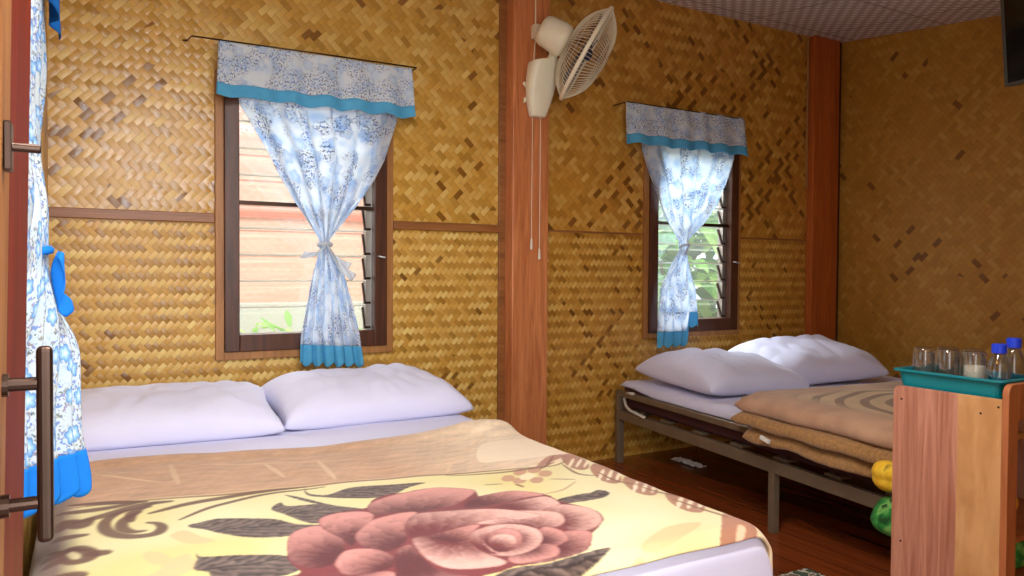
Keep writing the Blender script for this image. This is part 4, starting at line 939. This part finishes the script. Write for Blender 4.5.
# ------------------------------------------------------------------ cabinet, lower right
CX, CY0, CY1, CZ = 1.957, -2.387, -2.10, .741
t = empty('side_cabinet', (CX, CY0, 0), label='small wooden cabinet with two-tone side panel and open shelves by the steel bed', cat='cabinet')
m = Mat('cabinet_laminate', rough=.4); x, y, z = m.xyz()
g = m.noise(m.vec(y*45.0, x*5.0, z*2.6), 1.0, 4, .6, 1.2); g2 = m.noise(m.vec(y*22.0, x*5.0, z*7.0), 1.0, 3, .5, .5)
red = m.crampf(g, [(.3, srgb(158, 98, 76)), (.7, srgb(200, 142, 118))]); tan = m.crampf(g2, [(.35, srgb(190, 138, 86)), (.65, srgb(210, 160, 108))])
m.col(m.mix(y.gt(.108), tan, red)); M_lam = m.m
M_lam2 = wood('cabinet_edge_wood', srgb(150, 84, 46), srgb(196, 124, 76), 'z', rough=.4)
D_ = CY1-CY0
def rbox(name, pts, x0, x1, mat, par, bev=.002):
    bm = bmesh.new(); A_ = [bm.verts.new((x0, y, z)) for y, z in pts]; B_ = [bm.verts.new((x1, y, z)) for y, z in pts]
    bm.faces.new(A_); bm.faces.new(B_[::-1]); n = len(pts)
    for i in range(n): bm.faces.new((A_[i], B_[i], B_[(i+1) % n], A_[(i+1) % n]))
    return fin(name, bm, mat, par, bevel=bev)
rc = [(D_-.02+.02*math.sin(a), CZ-.02+.02*math.cos(a)) for a in [k*PI/16 for k in range(9)]]
rbox('side_panel', [(0, 0), (0, CZ)]+rc+[(D_, 0)], 0, .016, M_lam, t)
rbox('side_panel', [(0, 0), (0, CZ)]+rc+[(D_, 0)], .46, .476, M_lam, t)
def xzpoly(name, pts, y0, y1, mat, par, bev=.002):
    bm = bmesh.new(); A_ = [bm.verts.new((x, y0, z)) for x, z in pts]; B_ = [bm.verts.new((x, y1, z)) for x, z in pts]
    bm.faces.new(A_); bm.faces.new(B_[::-1]); n = len(pts)
    for i in range(n): bm.faces.new((A_[i], B_[i], B_[(i+1) % n], A_[(i+1) % n]))
    return fin(name, bm, mat, par, bevel=bev)
rc2 = [(.025-.025*math.cos(a), .755+.025*math.sin(a)) for a in [k*PI/16 for k in range(9)]]
xzpoly('front_stile', [(0, 0)]+rc2+[(.045, .78), (.045, 0)], -.016, 0, M_lam2, t)
xzpoly('front_stile', [(.43, 0), (.43, .78), (.476, .755), (.476, 0)], -.016, 0, M_lam2, t)
boxobj('front_rail', .045, .43, -.016, 0, .69, .78, M_lam2, t)
boxobj('front_rail', .045, .43, -.014, 0, .64, .655, M_case, t)
boxobj('cabinet_top', .016, .46, 0, D_-.004, .682, .698, M_lam2, t)
for z in (.245, .385): boxobj('shelf', .016, .46, .004, D_-.004, z-.016, z, M_lam2, t)
boxobj('shelf', .016, .46, .004, D_-.004, .05, .066, M_lam2, t)
for y, z in ((.262, .705), (.258, .31), (.05, .700), (.075, .27), (.008, .722)): bm = bmesh.new(); tube(bm, [(-.0008, y, z), (.002, y, z)], .003, 10); fin('screw_cap', bm, M_black, t)
# tray
TX0, TX1, TY0, TY1, TZ0, TZ1 = 1.975, 2.155, -2.375, -2.095, .699, .786
def trayring(bm, x0, x1, y0, y1, z, rr=.02):
    out = []
    for cx, cy, a0 in ((x1-rr, y1-rr, 0), (x0+rr, y1-rr, PI/2), (x0+rr, y0+rr, PI), (x1-rr, y0+rr, 1.5*PI)):
        for k in range(5): a = a0+k*PI/8; out.append(bm.verts.new((cx+rr*math.cos(a), cy+rr*math.sin(a), z)))
    return out
bm = bmesh.new(); g_ = .014
specs = [(g_+.003, TZ0+.003, 1), (g_, TZ0, 0), (0, TZ1-.006, 0), (-.010, TZ1-.006, 0), (-.010, TZ1, 0), (.002, TZ1, 0), (g_+.004, TZ0+.006, 0)]
Rg = [trayring(bm, TX0+d, TX1-d, TY0+d, TY1-d, z) for d, z, _ in specs[1:]]
for a, b in zip(Rg, Rg[1:]):
    for k in range(20): bm.faces.new((a[k], a[(k+1) % 20], b[(k+1) % 20], b[k]))
bm.faces.new(Rg[0]); bm.faces.new(Rg[-1])
tag(fin('tray', bm, M_teal, None, bevel=.0015), 'rectangular teal plastic tray of glasses on top of the small cabinet', 'tray')
# tumblers, bottles
def tumbler():
    bm = bmesh.new(); lathe(bm, [(0, .142), (.025, .142), (.0275, .136), (.0305, 0), (.028, 0), (.0255, .128), (0, .130)], 28)
    return fin('drinking_glass', bm, M_clear, None, smooth=True)
g0 = tumbler()
gl = [(2.018, -2.150, 'clear upturned glass at the far left end of the teal tray', 0),
      (2.022, -2.215, 'clear upturned glass in the front row of the teal tray, second from its left end', 0),
      (2.024, -2.283, 'clear upturned glass with a white paper inside, at the middle of the teal tray', 1),
      (2.088, -2.175, 'clear upturned glass in the rear row of the teal tray, the leftmost there', 0),
      (2.092, -2.240, 'clear upturned glass with white paper inside, middle of the rear row on the tray', 1)
      ]
for i, (x, y, lb, pap) in enumerate(gl):
    o = g0 if i == 0 else g0.copy()
    if i: C.objects.link(o)
    o.location = (x, y, TZ0+.0065); tag(o, lb, 'glass', 'glasses on the teal tray')
    if pap:
        bm = bmesh.new(); lathe(bm, [(.0265, .02), (.0255, .105), (.0248, .105), (.0258, .02)], 20, close=True); fin('paper_insert', bm, M_paper, o, smooth=True)
def bottle(x, y, z0, lb, h=.182):
    t = empty('bottle', (x, y, z0), label=lb, cat='bottle', group='blue capped bottles beside the tray')
    k = h/.182
    bm = bmesh.new(); lathe(bm, [(0, 0), (.024, 0), (.027, .004), (.027, .04), (.0255, .045), (.027, .05), (.027, .11), (.024, .13), (.014, .150*1), (.0125, .158), (0, .159)], 28, Matrix.Diagonal((1, 1, k, 1))); fin('bottle_body', bm, M_bottle, t, smooth=True)
    bm = bmesh.new(); lathe(bm, [(0, .182), (.015, .182), (.0172, .179), (.0172, .157), (.0, .157)], 28, Matrix.Diagonal((1, 1, k, 1))); fin('cap', bm, M_cap, t, smooth=False)
    return t
bottle(2.024, -2.343, TZ0+.0065, 'clear blue capped bottle at the right end of the tray, nearest the camera', .168)
bottle(2.118, -2.330, TZ0+.0065, 'clear bottle with blue cap just behind the nearest bottle', .178)
bottle(2.19, -2.352, .699, 'clear bottle with blue cap on the cabinet top right of the tray', .172)

# ------------------------------------------------------------------ rolled blankets on the cabinet shelves
def rolled(label, c, R0, L, mat, seed, squash=.8):
    t = empty('rolled_blanket', c, 0, label=label, cat='blanket')
    def sec(s, q):
        e = q; rr = R0*(1-.0*q)
        lob = 1+.10*math.sin(6*PI*s+seed)+.06*nz(math.cos(2*PI*s)*2, math.sin(2*PI*s)*2, seed)
        if q < .12: k = math.sqrt(max(0, 1-((.12-q)/.12)**2)); rr *= .25+.75*k
        if q > .88: k = math.sqrt(max(0, 1-((q-.88)/.12)**2)); rr *= .25+.75*k
        rr *= 1+.05*math.sin(q*14+seed)
        return (rr*lob*math.cos(2*PI*s), L*(q-.5), rr*lob*squash*math.sin(2*PI*s)+R0*squash*1.13)
    bm = bmesh.new(); bm.from_mesh(grid(40, 40, sec)); bmesh.ops.remove_doubles(bm, verts=bm.verts, dist=.0003); bmesh.ops.holes_fill(bm, edges=[e for e in bm.edges if e.is_boundary])
    fin('roll', bm, mat, t, smooth=True)
    return t
m = Mat('yellow_plush', rough=.9); n = m.noise(m.coords(), 26.0, 2); m.col(m.crampf(n, [(.35, srgb(236, 180, 30)), (.6, srgb(250, 208, 60)), (.72, srgb(150, 110, 30))])); m.bump(m.noise(m.coords(), 200.0, 2), .3, .003); M_yel = m.m
m = Mat('green_plush', rough=.9); n = m.noise(m.coords(), 22.0, 2); m.col(m.crampf(n, [(.35, srgb(12, 70, 24)), (.5, srgb(40, 130, 50)), (.62, srgb(120, 180, 90)), (.7, srgb(16, 60, 24))])); m.bump(m.noise(m.coords(), 200.0, 2), .3, .003); M_grn = m.m
rolled('rolled yellow plush blanket poking out of the upper shelf of the cabinet', (2.125, -2.135, .386), .052, .40, M_yel, 1.2, .85)
rolled('rolled green patterned plush blanket poking out of the lower shelf of the cabinet', (2.135, -2.145, .246), .070, .42, M_grn, 3.4, .80)

# ------------------------------------------------------------------ rug corner and wrapper on the floor
m = Mat('patterned_rug', rough=.95); n = m.noise(m.coords(), 30.0, 1); m.col(m.crampf(n, [(.4, srgb(60, 80, 60)), (.5, srgb(196, 190, 170)), (.6, srgb(110, 90, 80))], 'CONSTANT')); m.bump(n, .3, .005)
bm = bmesh.new(); box(bm, 1.60, 2.20, -2.05, -1.62, .001, .012)
tag(fin('rug', bm, m.m, None, bevel=.004), 'patterned rug on the floor between the beds, only its corner visible past the double bed', 'rug')
def wr(s, q):
    x = 2.86+.06*(s-.5)+.01*nz(s*4, q*4); y = -.30+.22*(q-.5)
    return (x, y, .004+.018*abs(nz(s*5, q*6, 3))+.014*math.sin(PI*q)*math.sin(PI*s))
tag(solid(link('wrapper', grid(20, 30, wr), M_paper), .001, 1), 'crumpled pale wrapper lying on the floor under the steel bed', 'wrapper')

t = empty('ceiling_lamp', (.45, -2.5, 2.25), label='white tube lamp on the ceiling above the foot of the double bed', cat='lamp')
boxobj('housing', -.60, .60, -.07, .07, .0, .075, M_white, t, .006)
for x in (-.595, .58): boxobj('end_cap', x, x+.015, -.065, .065, -.02, .0, M_white, t, .002)

# ------------------------------------------------------------------ outside
m = Mat('ground_outside', rough=.95); n = m.noise(m.coords(), 4.0, 4); m.col(m.crampf(n, [(.35, srgb(150, 145, 130)), (.65, srgb(196, 192, 180))]))
bm = bmesh.new(); box(bm, -14, 20, .06, 18, -.45, -.35); struct(fin('ground', bm, m.m))
m = Mat('pink_plank_wall', rough=.7); x, y, z = m.xyz(); q = (z*5.2).mod(1.0); pk = m.noise(m.vec(x*2.0, z*30.0, 0.0), 1.0, 2)
c = m.crampf(pk, [(.3, srgb(220, 158, 142)), (.7, srgb(236, 182, 168))]); c = m.mix(q.lt(.07), c, srgb(176, 112, 92)); m.col(c); m.bump(q, .3, .02)
t = empty('neighbour_house', (0, 0, 0), label='salmon pink plank house seen through the louvres behind the double bed', cat='house')
boxobj('wall', -2.2, 2.7, 2.6, 2.75, .80, 3.2, m.m, t, 0)
boxobj('foundation', -2.2, 2.7, 2.58, 2.75, -.4, .80, plain('grey_concrete', srgb(190, 188, 182), .9), t, .01)
boxobj('wall_batten', -2.2, 2.7, 2.575, 2.6, 1.45, 1.52, plain('terracotta_batten', srgb(205, 110, 86), .7), t, .003)
def leafmat(name, c1, c2):
    m = Mat(name, rough=.5); oi = m.nt.nodes.new('ShaderNodeNewGeometry'); n = m.noise(m.coords(), 3.0, 2)
    rnd_ = S(m.nt, oi.outputs['Random Per Island']); cc = m.crampf((n*.4+rnd_*.6), [(.15, c1), (.85, c2)]); m.col(cc)
    tl = m.nt.nodes.new('ShaderNodeBsdfTranslucent'); m.nt.links.new(cc, tl.inputs[0]); mx = m.nt.nodes.new('ShaderNodeMixShader'); mx.inputs[0].default_value = .45
    m.nt.links.new(m.b.outputs[0], mx.inputs[1]); m.nt.links.new(tl.outputs[0], mx.inputs[2]); m.nt.links.new(mx.outputs[0], m.out.inputs[0]); return m.m
M_leaf = leafmat('bright_leaves', srgb(90, 165, 50), srgb(205, 235, 140)); M_leafd = leafmat('mid_leaves', srgb(30, 90, 22), srgb(120, 180, 60))
M_stem = plain('stem_bark', srgb(120, 100, 60), .8)
def leaf(bm, p, d, L, W, droop):
    d = d.normalized(); s_ = d.cross(Vector((0, 0, 1)));
    if s_.length < .05: s_ = Vector((1, 0, 0))
    s_.normalize(); n = 5; prev = None
    for k in range(n+1):
        q = k/n; c = p+d*L*q+Vector((0, 0, -droop*L*q*q)); w = W*math.sin(PI*(.08+.9*q))**.8
        row = [bm.verts.new(c-s_*w+Vector((0, 0, w*.25))), bm.verts.new(c), bm.verts.new(c+s_*w+Vector((0, 0, w*.25)))]
        if prev: bm.faces.new((prev[0], prev[1], row[1], row[0])); bm.faces.new((prev[1], prev[2], row[2], row[1]))
        prev = row
def shrub(name, label, cat, base, n, spread, h0, h1, L, W, mat, group=None):
    t = empty(name, base, 0, label=label, cat=cat)
    if group: t['group'] = group
    b = bmesh.new(); st = bmesh.new()
    for k in range(n):
        th = rnd.random()*2*PI; rr = spread*math.sqrt(rnd.random()); z = lerp(h0, h1, rnd.random())
        p = Vector((rr*math.cos(th), rr*math.sin(th)*.6, z)); d = Vector((math.cos(th)+rnd.uniform(-.6, .6), math.sin(th)+rnd.uniform(-.8, .4), rnd.uniform(-.1, .9)))
        leaf(b, p, d, L*rnd.uniform(.6, 1.2), W*rnd.uniform(.7, 1.2), rnd.uniform(.2, .8))
    for k in range(9):
        a = rnd.random()*2*PI; tube(st, [(0.05*math.cos(a), .05*math.sin(a), 0), (spread*.5*math.cos(a), spread*.3*math.sin(a), h1*.55), (spread*.8*math.cos(a), spread*.45*math.sin(a), h1*.95)], .014, 6)
    me_ = fin('foliage', b, mat, t, smooth=True); fin('stem', st, M_stem, t, smooth=True)
    return t
shrub('shrub', 'low green shrub against the pink house, seen at the bottom of the louvres', 'shrub', (1.30, 1.55, -.35), 380, .80, .2, 1.02, .22, .03, M_leaf)
shrub('leafy_bush', 'bright green big-leaved bush close outside the window above the steel bed', 'bush', (5.0, 2.2, -.35), 420, 1.3, .3, 2.5, .5, .09, M_leaf)
shrub('leafy_bush', 'darker green bush behind the bright bush outside the far window', 'bush', (6.8, 3.6, -.35), 600, 1.9, .3, 3.3, .5, .10, M_leafd)
shrub('leafy_bush', 'mid green bush left of the bright bush outside the far window', 'bush', (4.1, 3.4, -.35), 420, 1.2, .2, 2.8, .45, .08, M_leafd)
